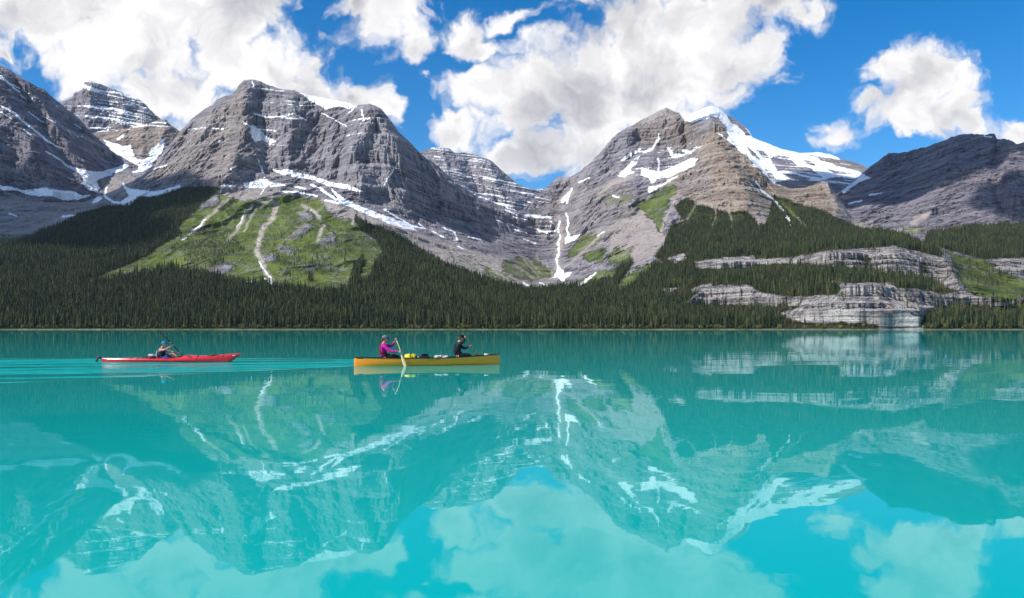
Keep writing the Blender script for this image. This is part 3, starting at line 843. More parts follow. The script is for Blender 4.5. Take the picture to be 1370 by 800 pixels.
left = make_sheet(np.arange(-240, 172, 1.0), [(-240, -60), (-120, 20), (-60, 52), (0, 88), (12, 93), (30, 105), (53, 118), (60, 121), (75, 134), (90, 147), (103, 156), (120, 175), (135, 189),
                                              (147, 199), (160, 211), (168, 218), (172, 226)],
                  [(-240, 330), (0, 290), (110, 285), (140, 262), (160, 232), (172, 228)], 170,
                  [(-240, 330, 2700), (-240, 200, 3000), (-240, 0, 3700), (0, 295, 2850), (0, 250, 3000), (0, 170, 3200), (0, 88, 3500), (60, 285, 3000), (60, 240, 3150), (60, 180, 3350), (60, 121, 3600),
                   (110, 280, 3100), (110, 230, 3350), (110, 163, 3750), (165, 232, 3650), (168, 218, 3900)],
                  rough=.8, dip=(.45, .1), back=600, shade_tint=.35, wood_on=False)  # dark tint puts this mountainside's shade into its rock colour
o = grid_mesh('mountain', left, 0, 10 ** 6, LAND)
o['label'] = 'dark steep mountainside with diagonal snow gully'

striped = make_sheet(np.arange(40, 260, .8), [(40, 200), (60, 165), (75, 146), (84, 136), (97, 129), (99, 124), (110, 120), (113, 110), (122, 108.5), (135, 113), (150, 119), (163, 124), (166, 128), (172, 129),
                                              (185, 132), (195, 140), (205, 151), (215, 160), (225, 176), (260, 215)], [(40, 235), (260, 235)], 110,
                     [(40, 235, 4700), (40, 200, 4950), (110, 235, 4600), (110, 180, 4850), (118, 108, 5150), (165, 235, 4600), (165, 180, 4900), (165, 128, 5200), (215, 235, 4800), (215, 160, 5250), (260, 235, 5100), (260, 215, 5200)],
                     rough=.55, strata=1.0, dip=(.08, 0), back=600)
o = grid_mesh('mountain', striped, 0, 10 ** 6, LAND)
o['label'] = 'distant blocky peak striped with snow ledges'

cirque = make_sheet(np.arange(95, 285, .8), [(95, 195), (115, 182), (130, 176), (145, 174), (160, 176), (175, 170), (187, 168), (200, 165), (217, 160), (221, 160), (230, 168), (240, 175), (256, 182), (285, 200)],
                    [(95, 290), (285, 290)], 130,
                    [(95, 290, 3000), (95, 230, 3600), (95, 195, 4100), (140, 285, 3050), (140, 240, 3450), (150, 205, 3900), (150, 174, 4300), (185, 285, 3050), (180, 232, 3600), (190, 214, 3850), (188, 168, 4200),
                     (200, 235, 3600), (215, 205, 3950), (219, 160, 4250), (245, 285, 3050), (245, 220, 3700), (245, 176, 4200), (285, 285, 3100), (285, 200, 4000)],
                    rough=.55, strata=.7, back=400, wood_on=False)
o = grid_mesh('mountain', cirque, 0, 10 ** 6, LAND)
o['label'] = 'small brown peak over a snow filled bowl'

far = make_sheet(np.arange(530, 775, .8), [(530, 222), (545, 212), (560, 205), (565, 202), (580, 198), (590, 197), (600, 199), (610, 204), (622, 205), (640, 208), (655, 214), (665, 222), (675, 231), (685, 240), (695, 248),
                                           (705, 252), (715, 253), (727, 254), (745, 264), (775, 275)], [(530, 300), (775, 300)], 130,
                 [(530, 300, 5500), (530, 222, 6000), (590, 300, 5400), (590, 250, 5700), (590, 197, 6200), (640, 300, 5500), (640, 250, 5800), (640, 208, 6200), (690, 300, 5600), (690, 245, 6100), (730, 300, 5700), (730, 254, 6200), (775, 300, 5900), (775, 275, 6200)],
                 rough=.75, strata=.9, dip=(.12, 0), back=700, wood_on=False)
o = grid_mesh('mountain', far, 0, 10 ** 6, LAND)
o['label'] = 'far grey peak laced with snow behind the valley'

glac = make_sheet(np.arange(890, 1215, .8), [(890, 178), (905, 166), (915, 158), (925, 152), (935, 148), (945, 143), (952, 141.5), (962, 145), (970, 152), (985, 160), (1000, 172), (1007, 184), (1020, 189), (1045, 199), (1070, 205),
                                             (1095, 204), (1110, 206), (1130, 214), (1150, 219), (1160, 224), (1175, 236), (1215, 262)], [(890, 290), (1215, 290)], 150,
                  [(890, 290, 3600), (890, 178, 4700), (950, 290, 3700), (950, 180, 4650), (952, 142, 4950), (1000, 290, 3700), (1000, 215, 4350), (1000, 172, 4900), (1060, 290, 3600), (1060, 250, 3950), (1050, 230, 4250), (1060, 205, 4700),
                   (1110, 290, 3600), (1110, 240, 4150), (1110, 206, 4850), (1160, 290, 3600), (1150, 235, 4350), (1160, 224, 4800), (1215, 290, 3900), (1215, 262, 4500)],
                  rough=.35, strata=.35, back=600, wood_on=False, jag=.4)
o = grid_mesh('mountain', glac, 0, 10 ** 6, LAND)
o['label'] = 'snow capped peak with a white glacier sloping down its shoulder'

wall = make_sheet(np.arange(1095, 1640, 1.0), [(1095, 285), (1110, 268), (1125, 255), (1140, 245), (1155, 231), (1167, 221), (1180, 212), (1188, 205), (1210, 204.5), (1225, 200), (1245, 195), (1270, 185), (1285, 180), (1295, 179), (1315, 180),
                                               (1330, 178.5), (1334, 186), (1350, 187), (1360, 193), (1370, 190), (1420, 205), (1640, 240)], [(1095, 335), (1640, 335)], 170,
                  [(1095, 335, 3100), (1095, 285, 3500), (1150, 335, 3000), (1150, 290, 3350), (1150, 236, 4100), (1200, 335, 2950), (1200, 280, 3250), (1200, 205, 4000), (1260, 335, 2850), (1260, 270, 3150), (1260, 188, 3700),
                   (1330, 335, 2800), (1330, 260, 3050), (1330, 180, 3450), (1400, 335, 2750), (1400, 260, 2950), (1400, 198, 3250), (1640, 335, 2700), (1640, 240, 3000)],
                  rough=.8, strata=.8, dip=(-.30, .1), back=700, shade_tint=.5, wood_on=False)
o = grid_mesh('mountain', wall, 0, 10 ** 6, LAND)
o['label'] = 'dark purple grey mountain wall beyond the glacier saddle'


# ------------------------------------------------------------------ valley floor and lake
def simple_plane(name, x0, x1, y0, y1, z, mat):
    me = bpy.data.meshes.new(name)
    me.from_pydata([(x0, y0, z), (x1, y0, z), (x1, y1, z), (x0, y1, z)], [], [(0, 1, 2, 3)])
    me.materials.append(mat)
    ob = bpy.data.objects.new(name, me)
    COL.objects.link(ob)
    ob['kind'] = 'structure'
    return ob


def plain_ground():
    m = bpy.data.materials.new('lake_bed')
    m.use_nodes = True
    t = NT(m.node_tree)
    bs = t.n['Principled BSDF']
    geo = t.node('ShaderNodeNewGeometry')
    n = t.noise(geo.outputs['Position'], .01, 6.0, .6)
    t.put(bs.inputs['Base Color'], t.mix(n, (.08, .08, .06), (.22, .20, .17)))
    bs.inputs['Roughness'].default_value = 1.0
    return m


def water_material():
    m = bpy.data.materials.new('glacial_water')
    m.use_nodes = True
    t = NT(m.node_tree)
    t.n.clear()
    geo = t.node('ShaderNodeNewGeometry')
    pos = geo.outputs['Position']
    n0 = t.noise(pos, .02, 3.0, .5)
    # light scattered back by the rock flour, under a mirror surface
    milk = t.node('ShaderNodeBsdfDiffuse')
    t.put(milk.inputs['Color'], t.mix(n0, (.000, .362, .340), (.000, .408, .378)))
    mirror = t.node('ShaderNodeBsdfGlossy')
    mirror.inputs['Color'].default_value = (.78, .97, .98, 1)
    mirror.inputs['Roughness'].default_value = .012
    fres = t.node('ShaderNodeFresnel')
    fres.inputs['IOR'].default_value = 1.333
    surf = t.node('ShaderNodeMixShader')
    t.put(surf.inputs[0], t.math('MULTIPLY', fres.outputs[0], .92))
    t.l.new(milk.outputs[0], surf.inputs[1]); t.l.new(mirror.outputs[0], surf.inputs[2])
    outm = t.node('ShaderNodeOutputMaterial')
    t.l.new(surf.outputs[0], outm.inputs[0])
    sp = t.node('ShaderNodeSeparateXYZ'); t.put(sp.inputs[0], pos)
    X, Y = sp.outputs[0], sp.outputs[1]
    # long lazy swell, finer catspaws farther out, stronger to the right
    swell = t.noise(t.vmath('MULTIPLY', pos, (.18, .30, 0)), 1.0, 2.0, .5)
    rip = t.noise(t.vmath('MULTIPLY', pos, (.55, 1.1, 0)), 1.0, 3.0, .55)
    gust = t.noise(t.vmath('MULTIPLY', pos, (.010, .012, 0)), 1.0, 3.0, .5)
    gustm = t.remap(gust, .42, .62, .25, 1.0)
    h = t.math('ADD', t.math('MULTIPLY', swell, .007), t.math('MULTIPLY', t.math('MULTIPLY', rip, gustm), .0035))
    # wake spreading behind the boats
    edge = t.math('ADD', t.math('MULTIPLY_ADD', X, 1.31, 35.7), t.math('MULTIPLY', t.math('SUBTRACT', t.noise(pos, .35, 3.0), .5), 4.0))
    w1 = t.remap(t.math('SUBTRACT', Y, edge), 0.0, 2.2, 0, 1, True)
    w2 = t.remap(Y, 33.5, 37.0, 1.0, 0.0, True)
    w3 = t.remap(X, -5.2, -6.5, 0.0, 1.0, True)
    w4 = t.remap(X, -40.0, -22.0, 0.0, 1.0, True)
    wk = t.math('MULTIPLY', t.math('MULTIPLY', w1, w2), t.math('MULTIPLY', w3, w4))
    rot = t.node('ShaderNodeVectorRotate', rotation_type='Z_AXIS')
    t.put(rot.inputs['Vector'], pos)
    rot.inputs['Angle'].default_value = math.radians(-20)
    wv = t.noise(t.vmath('MULTIPLY', rot.outputs[0], (.42, 1.7, 0)), 1.0, 5.0, .62, .8)
    wv2 = t.noise(t.vmath('MULTIPLY', pos, (.9, 3.0, 0)), 1.0, 3.0, .6)
    hw = t.math('MULTIPLY', wk, t.math('ADD', t.math('MULTIPLY', wv, .26), t.math('MULTIPLY', wv2, .10)))
    lane = t.remap(t.noise(t.vmath('MULTIPLY', rot.outputs[0], (.07, .75, 0)), 1.0, 5.0, .62), .48, .58, .03, 1.0)
    hw = t.math('MULTIPLY', hw, lane)
    h = t.math('ADD', h, hw)
    bmp = t.node('ShaderNodeBump')
    bmp.inputs['Strength'].default_value = 1.0
    bmp.inputs['Distance'].default_value = 1.0
    t.put(bmp.inputs['Height'], h)
    for nd_ in (milk, mirror, fres):
        t.put(nd_.inputs['Normal'], bmp.outputs[0])
    return m


simple_plane('ground', -9000, 9000, -3000, 12000, -6.0, plain_ground())
WATER = water_material()
simple_plane('water', -2600, 2600, -1200, 1500, 0.0, WATER)


# ------------------------------------------------------------------ conifers
def needle_material():
    m = bpy.data.materials.new('spruce_needles')
    m.use_nodes = True
    t = NT(m.node_tree)
    bs = t.n['Principled BSDF']
    oi = t.node('ShaderNodeObjectInfo')
    geo = t.node('ShaderNodeNewGeometry')
    stand = t.noise(geo.outputs['Position'], .012, 3.0, .55)
    f = t.math('ADD', t.math('MULTIPLY', oi.outputs['Random'], .7), t.math('MULTIPLY', stand, .42))
    c = t.mix(t.remap(f, .2, .55), (.010, .021, .013), (.032, .050, .021))
    c = t.mix(t.remap(f, .55, .85), c, (.092, .092, .036))
    t.put(bs.inputs['Base Color'], c)
    bs.inputs['Roughness'].default_value = .8
    bs.inputs['Specular IOR Level'].default_value = .15
    return m


def bark_material():
    m = bpy.data.materials.new('spruce_bark')
    m.use_nodes = True
    t = NT(m.node_tree)
    bs = t.n['Principled BSDF']
    tc_ = t.node('ShaderNodeTexCoord')
    t.put(bs.inputs['Base Color'], t.mix(t.noise(tc_.outputs['Object'], 12.0, 3.0), (.05, .038, .028), (.14, .11, .085)))
    bs.inputs['Roughness'].default_value = .9
    return m


NEEDLES = needle_material()
BARK = bark_material()


def crown_mesh(seed, tiers=8, k=8, width=.135, low=.10, ragged=.35):
    r_ = random.Random(seed)
    vs, fs = [], []
    for i in range(tiers):
        t = i / tiers
        zb = low + (1 - low) * t
        th = (1 - low) / tiers
        rad = width * ((1 - t) ** .8 + .06) * (1 - .35 * max(0, .18 - t) / .18) * r_.uniform(.85, 1.12)
        ox, oy = r_.uniform(-.012, .012), r_.uniform(-.012, .012)
        ia = len(vs)
        vs.append((ox, oy, min(zb + th * r_.uniform(1.3, 1.75), 1.0)))
        a0 = r_.uniform(0, 6.28)
        for j in range(2 * k):
            a = a0 + math.pi * j / k
            if j % 2 == 0:
                rr = rad * r_.uniform(1 - ragged, 1 + ragged * .6); zz = zb - th * r_.uniform(.2, .7)
            else:
                rr = rad * r_.uniform(.35, .6); zz = zb + th * r_.uniform(.1, .4)
            vs.append((ox + rr * math.cos(a), oy + rr * math.sin(a), zz))
        for j in range(2 * k):
            fs.append((ia, ia + 1 + j, ia + 1 + (j + 1) % (2 * k)))
    return vs, fs


def trunk_mesh(k=6):
    vs, fs = [], []
    for z, r in ((-.06, .014), (.35, .010), (.97, .002)):
        for j in range(k):
            a = 2 * math.pi * j / k
            vs.append((r * math.cos(a), r * math.sin(a), z))
    for lv in range(2):
        for j in range(k):
            a, b = lv * k + j, lv * k + (j + 1) % k
            fs.append((a, b, b + k, a + k))
    return vs, fs


def mesh_of(name, vf, mat):
    me = bpy.data.meshes.new(name)
    me.from_pydata(vf[0], [], vf[1])
    me.materials.append(mat)
    me.update()
    return me


CROWNS = [mesh_of('crown', crown_mesh(s_, 9, 8, w_, l_, rg), NEEDLES) for s_, w_, l_, rg in
          ((1, .125, .07, .32), (2, .150, .10, .38), (3, .108, .06, .30), (4, .140, .16, .45))]
TRUNK = mesh_of('trunk', trunk_mesh(), BARK)


def bush_mesh(seed):
    r_ = random.Random(seed)
    vs, fs = [], []
    for i in range(46):
        a = r_.uniform(0, 6.28); h = r_.uniform(.1, 1.0); rr = .55 * math.sqrt(max(0.02, 1 - (h - .35) ** 2 / .5)) * r_.uniform(.5, 1)
        c = Vector((rr * math.cos(a), rr * math.sin(a), h))
        u = Vector((r_.gauss(0, 1), r_.gauss(0, 1), r_.gauss(0, 1))).normalized(); w_ = u.orthogonal().normalized()
        n = len(vs); q = .2
        vs += [tuple(c + u * q), tuple(c + w_ * q), tuple(c - u * q), tuple(c - w_ * q)]
        fs.append((n, n + 1, n + 2, n + 3))
    return vs, fs


def bush_material():
    m = bpy.data.materials.new('willow_leaves')
    m.use_nodes = True
    t = NT(m.node_tree)
    bs = t.n['Principled BSDF']
    oi = t.node('ShaderNodeObjectInfo')
    t.put(bs.inputs['Base Color'], t.mix(oi.outputs['Random'], (.055, .080, .022), (.135, .135, .045)))
    bs.inputs['Roughness'].default_value = .8
    return m


BUSHLEAF = bush_material()

rng = np.random.RandomState(5)
R_ = front['rows']
Xg, Yg, Zg = front['X'][:R_], front['Y'][:R_], front['Z'][:R_]
PXg = front['PX']; PYg = front['PY']
ex = np.hypot(Xg[:-1, 1:] - Xg[:-1, :-1], Yg[:-1, 1:] - Yg[:-1, :-1])
ey = np.hypot(Xg[1:, :-1] - Xg[:-1, :-1], Yg[1:, :-1] - Yg[:-1, :-1])
dzz = np.abs(Zg[1:, :-1] - Zg[:-1, :-1])
ax_ = Xg[:-1, 1:] - Xg[:-1, :-1]; ay_ = Yg[:-1, 1:] - Yg[:-1, :-1]
bx_ = Xg[1:, :-1] - Xg[:-1, :-1]; by_ = Yg[1:, :-1] - Yg[:-1, :-1]
area = np.hypot(np.abs(ax_ * by_ - ay_ * bx_), .8 * dzz * ex)
wq = fbm(Xg / 45, Yg / 45, Zg / 45, 3, .65); wq2 = fbm(Xg / 45 + 60, Yg / 45, Zg / 45, 3, .65)
wdm = wood.at(PXg + 7 * wq, PYg + 6 * wq2)[:-1, :-1]
flat = 1 - sstep(1.3, 2.6, dzz / np.maximum(ey, .01))
Zc = Zg[:-1, :-1]
clump = fbm(Xg / 60, Yg / 60, Zg * 0, 3, .6)[:-1, :-1]
east = sstep(860, 960, PXg[:-1, :-1])
prob = np.clip(wdm * (1.0 + .55 * clump - east * sstep(.0, .5, -clump + .1) * .9), 0, 1.3) * (Zc > 1.6)
dens = 1 / (11.5 + 7.0 * sstep(1200, 2600, Yg[:-1, :-1]))
lam = np.clip(area, 0, 400) * prob * dens
inview = (PXg[:-1, :-1] > -70) & (PXg[:-1, :-1] < 1440)
lam = lam * inview
cnt = rng.poisson(lam)
ri, ci = np.nonzero(cnt)
rep = cnt[ri, ci]
ri = np.repeat(ri, rep); ci = np.repeat(ci, rep)
u = rng.rand(len(ri)); v = rng.rand(len(ri))


def bil(G):
    return (G[ri, ci] * (1 - u) + G[ri, ci + 1] * u) * (1 - v) + (G[ri + 1, ci] * (1 - u) + G[ri + 1, ci + 1] * u) * v


TX, TY, TZ, TPX, TPY = bil(Xg), bil(Yg), bil(Zg), bil(PXg), bil(PYg)
NTREE = len(TX)
hgt = (14.8 - 7.2 * sstep(40, 430, TZ)) * np.exp(rng.normal(0, .30, NTREE)) * (1 + .12 * fbm(TX / 90, TY / 90, TX * 0, 2))
hgt = np.clip(hgt, 3.5, 25.0)
hgt *= np.where((wood.at(TPX, TPY) < .5), .65, 1.0)
kind = rng.randint(0, 4, NTREE)
bushy = ((TZ < 5.0) & (rng.rand(NTREE) < .55)) | (rng.rand(NTREE) < .06)
kind[bushy] = 4
hgt[bushy] = rng.uniform(2.2, 5.0, bushy.sum())
rotz = rng.rand(NTREE) * 6.283
wide = rng.uniform(.62, 1.1, NTREE)
print('TREES', NTREE)

hpx = hgt / TY * F_PX
hide = np.maximum(cliff.at(TPX, TPY - .45 * hpx), cliff.at(TPX, TPY - .9 * hpx))
thin = rng.rand(NTREE)
hgt = np.where((hide > .4) & (thin < .92), hgt * .38, hgt)
gtop = np.minimum(grass.at(TPX, TPY - .85 * hpx), 1) * (wood.at(TPX, TPY - .85 * hpx) < .4)
hgt = np.where((gtop > .5) & (thin < .55), hgt * .5, hgt)

# the 300 trees that show largest stand along the far shore as single things
score = hgt / TY * ((TPX > 4) & (TPX < 1366)) * (TY < 1330) * (~bushy)
order = np.argsort(-score)
single = []
used = set()
for i in order:
    cell = (int(TPX[i] // 4.0))
    if cell in used:
        continue
    used.add(cell); single.append(i)
    if len(single) == 300:
        break
single = np.array(single)
q_lo, q_hi = np.quantile(hgt[single], (.33, .67))
SPOTS = [(120, 'below the shaded forest slope'), (300, 'below the tip of the green meadow'), (512, 'below the green avalanche meadow'), (690, 'below the long scree slope'),
         (830, 'below the snow filled gully'), (1050, 'below the wooded rock ledges'), (1240, 'under the pale lake cliffs'), (1e9, 'past the pale lake cliffs')]
for i in single:
    e = bpy.data.objects.new('conifer_tree', None)
    e.empty_display_size = .5
    e.location = (TX[i], TY[i], TZ[i]); e.rotation_euler = (0, 0, rotz[i])
    h_ = float(hgt[i]); w_ = h_ * float(wide[i])
    e.scale = (w_, w_, h_)
    COL.objects.link(e)
    size_ = 'tall' if hgt[i] > q_hi else ('short' if hgt[i] < q_lo else 'mid sized')
    form_ = ('narrow', 'broad', 'slender', 'ragged')[int(kind[i])]
    below = next(w for lim, w in SPOTS if TPX[i] < lim)
    e['label'] = '%s %s dark conifer on the far shore %s' % (size_, form_, below)
    e['category'] = 'tree'
    e['group'] = 'conifers along the far shore'
    for nm, me in (('crown', CROWNS[int(kind[i])]), ('trunk', TRUNK)):
        c = bpy.data.objects.new(nm, me)
        c.parent = e
        COL.objects.link(c)

# the rest is one wood
rest = np.ones(NTREE, bool); rest[single] = False
protos = bpy.data.collections.new('wood_kinds')
for j in range(4):
    vs, fs = crown_mesh(20 + j, 7, 6, (.125, .15, .108, .14)[j], .08, .38)
    tv, tf = trunk_mesh(4)
    me = bpy.data.meshes.new('wood_tree')
    me.from_pydata(vs + tv, [], fs + [tuple(len(vs) + q for q in f) for f in tf])
    me.materials.append(NEEDLES); me.materials.append(BARK)
    for p in me.polygons:
        if p.index >= len(fs):
            p.material_index = 1
    protos.objects.link(bpy.data.objects.new('wood_tree_%d' % j, me))
protos.objects.link(bpy.data.objects.new('wood_tree_9', mesh_of('wood_bush', bush_mesh(3), BUSHLEAF)))
pm = bpy.data.meshes.new('forest')
pc = np.stack([TX, TY, TZ], -1)[rest].astype(np.float32)
pm.vertices.add(len(pc)); pm.vertices.foreach_set('co', pc.ravel())
at = pm.attributes.new('tree_scale', 'FLOAT_VECTOR', 'POINT')
at.data.foreach_set('vector', np.stack([hgt * wide, hgt * wide, hgt], -1)[rest].astype(np.float32).ravel())
at = pm.attributes.new('tree_rot', 'FLOAT_VECTOR', 'POINT')
at.data.foreach_set('vector', np.stack([rotz * 0, rotz * 0, rotz], -1)[rest].astype(np.float32).ravel())
at = pm.attributes.new('tree_kind', 'INT', 'POINT')
at.data.foreach_set('value', kind[rest].astype(np.int32))
forest = bpy.data.objects.new('forest', pm)
COL.objects.link(forest)
forest['kind'] = 'stuff'
forest['label'] = 'dense dark green conifer forest covering the slopes above the far shore'
forest['category'] = 'forest'
gt = bpy.data.node_groups.new('plant_wood', 'GeometryNodeTree')
gt.interface.new_socket('Geometry', in_out='INPUT', socket_type='NodeSocketGeometry')
gt.interface.new_socket('Geometry', in_out='OUTPUT', socket_type='NodeSocketGeometry')
g_in = gt.nodes.new('NodeGroupInput'); g_out = gt.nodes.new('NodeGroupOutput')
iop = gt.nodes.new('GeometryNodeInstanceOnPoints')
cin = gt.nodes.new('GeometryNodeCollectionInfo')
cin.inputs['Collection'].default_value = protos
cin.inputs['Separate Children'].default_value = True
cin.inputs['Reset Children'].default_value = True
iop.inputs['Pick Instance'].default_value = True


def named(nm, tp):
    nd = gt.nodes.new('GeometryNodeInputNamedAttribute')
    nd.data_type = tp
    nd.inputs['Name'].default_value = nm
    return nd.outputs[0]


gt.links.new(g_in.outputs[0], iop.inputs['Points'])
gt.links.new(cin.outputs[0], iop.inputs['Instance'])
gt.links.new(named('tree_kind', 'INT'), iop.inputs['Instance Index'])
gt.links.new(named('tree_scale', 'FLOAT_VECTOR'), iop.inputs['Scale'])
gt.links.new(named('tree_rot', 'FLOAT_VECTOR'), iop.inputs['Rotation'])
gt.links.new(iop.outputs[0], g_out.inputs[0])
md = forest.modifiers.new('plant_wood', 'NODES')
md.node_group = gt


# ------------------------------------------------------------------ unseen clouds, added out of view to shade the mountainsides
def shade_cloud(target, size, zc, seed, label):
    t_ = (zc - target[2]) / SUN_DIR.z
    c = Vector(target) + SUN_DIR * t_
    r_ = random.Random(seed)
    bm = bmesh.new()
    for i in range(16):
        u = r_.gauss(0, .38); w_ = r_.gauss(0, .38)
        rad = max(.16, .42 - .25 * math.hypot(u, w_)) * r_.uniform(.7, 1.15)
        M = Matrix.Translation((u * size[0], w_ * size[1], r_.uniform(-.1, .25) * size[2])) @ Matrix.Diagonal((rad * size[0], rad * size[1], size[2] * r_.uniform(.35, .6), 1))
        bmesh.ops.create_icosphere(bm, subdivisions=3, radius=1.0, matrix=M)
    me = bpy.data.meshes.new('cloud')
    bm.to_mesh(me); bm.free()
    rm_ob = bpy.data.objects.new('cloud', me)
    rm_ob.location = c
    COL.objects.link(rm_ob)
    rm = rm_ob.modifiers.new('merge', 'REMESH')
    rm.mode = 'VOXEL'; rm.voxel_size = min(size[:2]) / 28
    tex = bpy.data.textures.new('billow', 'CLOUDS'); tex.noise_scale = size[2] * .8; tex.noise_depth = 3
    dm = rm_ob.modifiers.new('billow', 'DISPLACE'); dm.texture = tex; dm.strength = size[2] * .6; dm.texture_coords = 'LOCAL'
    me.materials.append(CLOUD)
    rm_ob['kind'] = 'structure'
    rm_ob['label'] = label
    return rm_ob


CLOUD = bpy.data.materials.new('cloud_droplets')
CLOUD.use_nodes = True
ct_ = NT(CLOUD.node_tree)
ct_.n.clear()
cv = ct_.node('ShaderNodeVolumePrincipled')
cv.inputs['Color'].default_value = (.98, .98, .98, 1)
cv.inputs['Density'].default_value = .016
cv.inputs['Anisotropy'].default_value = .4
co_ = ct_.node('ShaderNodeOutputMaterial')
ct_.l.new(cv.outputs[0], co_.inputs['Volume'])
shade_cloud((-1680, 2500, 300), (820, 980, 260), 2600, 3, 'unseen cloud added to shade the dark snow streaked mountainside')
shade_cloud((2050, 3500, 600), (1000, 900, 260), 2900, 4, 'unseen cloud added to shade the dark purple mountain wall')


# ------------------------------------------------------------------ boats, paddlers and their gear
def paint(name, col, rough=.5, spec=.5, var=.12, scale=8.0, coat=0.0, bump=0.0):
    m = bpy.data.materials.new(name)
    m.use_nodes = True
    t = NT(m.node_tree)
    bs = t.n['Principled BSDF']
    tc_ = t.node('ShaderNodeTexCoord')
    n = t.noise(tc_.outputs['Object'], scale, 4.0, .6)
    lo = tuple(c * (1 - var) for c in col); hi = tuple(min(c * (1 + var), 1) for c in col)
    t.put(bs.inputs['Base Color'], t.mix(t.remap(n, .3, .7), lo, hi))
    bs.inputs['Roughness'].default_value = rough
    bs.inputs['Specular IOR Level'].default_value = spec
    bs.inputs['Coat Weight'].default_value = coat
    bs.inputs['Coat Roughness'].default_value = .12
    if bump:
        b = t.node('ShaderNodeBump')
        b.inputs['Strength'].default_value = .6
        b.inputs['Distance'].default_value = bump
        t.put(b.inputs['Height'], t.noise(tc_.outputs['Object'], scale * 2.5, 3.0, .6))
        t.put(bs.inputs['Normal'], b.outputs[0])
    return m


M_YEL = paint('yellow_hull', (.98, .28, .001), .30, .5, .06, 3.0, .4)
M_INNER = paint('hull_lining', (.30, .26, .19), .7)
M_BLK = paint('black_trim', (.012, .012, .014), .45)
M_RED = paint('red_hull', (.62, .010, .018), .22, .5, .08, 3.0, .6)
M_WOODP = paint('pale_paddle_wood', (.66, .50, .28), .45, .5, .1, 14)
M_WOODB = paint('brown_paddle_wood', (.50, .28, .10), .5, .5, .15, 14)
M_SKIN = paint('skin', (.50, .27, .19), .55, .4, .06, 6)
M_MAG = paint('magenta_shirt', (.52, .012, .26), .8, .2, .15, 9, 0, .01)
M_PFDR = paint('dark_red_vest', (.16, .012, .022), .8, .2, .2, 9, 0, .012)
M_NAVY = paint('navy_jacket', (.013, .014, .022), .75, .3, .3, 9, 0, .012)
M_BLKC = paint('black_cloth', (.012, .012, .014), .85, .2, .3, 9, 0, .01)
M_GREYC = paint('grey_cap', (.16, .17, .21), .8, .2, .15, 12)
M_BLUEC = paint('blue_cap', (.012, .19, .36), .7, .3, .12, 12)
M_SHORT = paint('blue_shorts', (.012, .045, .23), .8, .2, .2, 9, 0, .01)
M_VEST = paint('slate_vest', (.05, .055, .075), .8, .2, .3, 9, 0, .012)
M_LILAC = paint('pale_vest_panel', (.36, .38, .52), .8, .2, .1, 9)
M_HAIR = paint('brown_hair', (.10, .045, .02), .6, .3, .3, 20)
M_LENS = paint('dark_lens', (.006, .006, .008), .1)
M_DRY = paint('yellow_vinyl', (.80, .62, .02), .4, .5, .1, 6, 0, .01)
M_GREYB = paint('grey_canvas', (.50, .48, .46), .85, .2, .15, 9, 0, .015)
M_PINK = paint('pink_cloth', (.52, .36, .44), .85, .2, .15, 9, 0, .01)
M_WHITE = paint('white_plastic', (.75, .75, .73), .4)
M_ORG = paint('orange_plastic', (.75, .20, .03), .4)


def put_mesh(name, bm, mat, parent=None, smooth=True, mats=None):
    me = bpy.data.meshes.new(name)
    bm.normal_update()
    bm.to_mesh(me); bm.free()
    for m_ in (mats or [mat]):
        me.materials.append(m_)
    if smooth:
        me.polygons.foreach_set('use_smooth', np.ones(len(me.polygons), bool))
    ob = bpy.data.objects.new(name, me)
    COL.objects.link(ob)
    if parent:
        ob.parent = parent
    return ob


def root(name, loc, rz, label, cat):
    e = bpy.data.objects.new(name, None)
    e.empty_display_size = .2
    e.location = loc; e.rotation_euler = (0, 0, rz)
    COL.objects.link(e)
    e['label'] = label; e['category'] = cat
    return e


def tube(bm, pts, rad, k=8, flat=1.0, flat_dir=None, mat=0):
    """Round (or flattened) tapering tube through pts; rad a number or one per point."""
    pts = [Vector(p) for p in pts]
    n = len(pts)
    rad = [rad] * n if isinstance(rad, (int, float)) else rad
    rings = []
    for i, p in enumerate(pts):
        d = (pts[min(i + 1, n - 1)] - pts[max(i - 1, 0)]).normalized()
        ref = Vector(flat_dir) if flat_dir else (Vector((0, 0, 1)) if abs(d.z) < .9 else Vector((1, 0, 0)))
        a = (ref - d * ref.dot(d)).normalized(); b = d.cross(a)
        r = rad[i]
        ra, rb = (r if isinstance(r, tuple) else (r, r * flat))
        rings.append([bm.verts.new(p + a * ra * math.cos(6.28318 * j / k) + b * rb * math.sin(6.28318 * j / k)) for j in range(k)])
    for r0, r1 in zip(rings[:-1], rings[1:]):
        for j in range(k):
            f = bm.faces.new((r0[j], r0[(j + 1) % k], r1[(j + 1) % k], r1[j])); f.material_index = mat
    for r, flip in ((rings[0], True), (rings[-1], False)):
        f = bm.faces.new(r[::-1] if flip else r); f.material_index = mat


def blob(bm, c, s, seg=14, rings_=9, rot=None, mat=0):
    M = Matrix.Translation(c) @ (rot.to_4x4() if rot else Matrix.Identity(4)) @ Matrix.Diagonal((s[0], s[1], s[2], 1))
    r = bmesh.ops.create_uvsphere(bm, u_segments=seg, v_segments=rings_, radius=1.0, matrix=M)
    for v_ in r['verts']:
        for f in v_.link_faces:
            f.material_index = mat
    return r['verts']


def box(bm, c, s, rot=None, bev=0.0):
    M = Matrix.Translation(c) @ (rot.to_4x4() if rot else Matrix.Identity(4)) @ Matrix.Diagonal((s[0], s[1], s[2], 1))
    r = bmesh.ops.create_cube(bm, size=1.0, matrix=M)
    if bev:
        es = list({e for v_ in r['verts'] for e in v_.link_edges})
        bmesh.ops.bevel(bm, geom=es, offset=bev, segments=3, affect='EDGES', profile=.6)


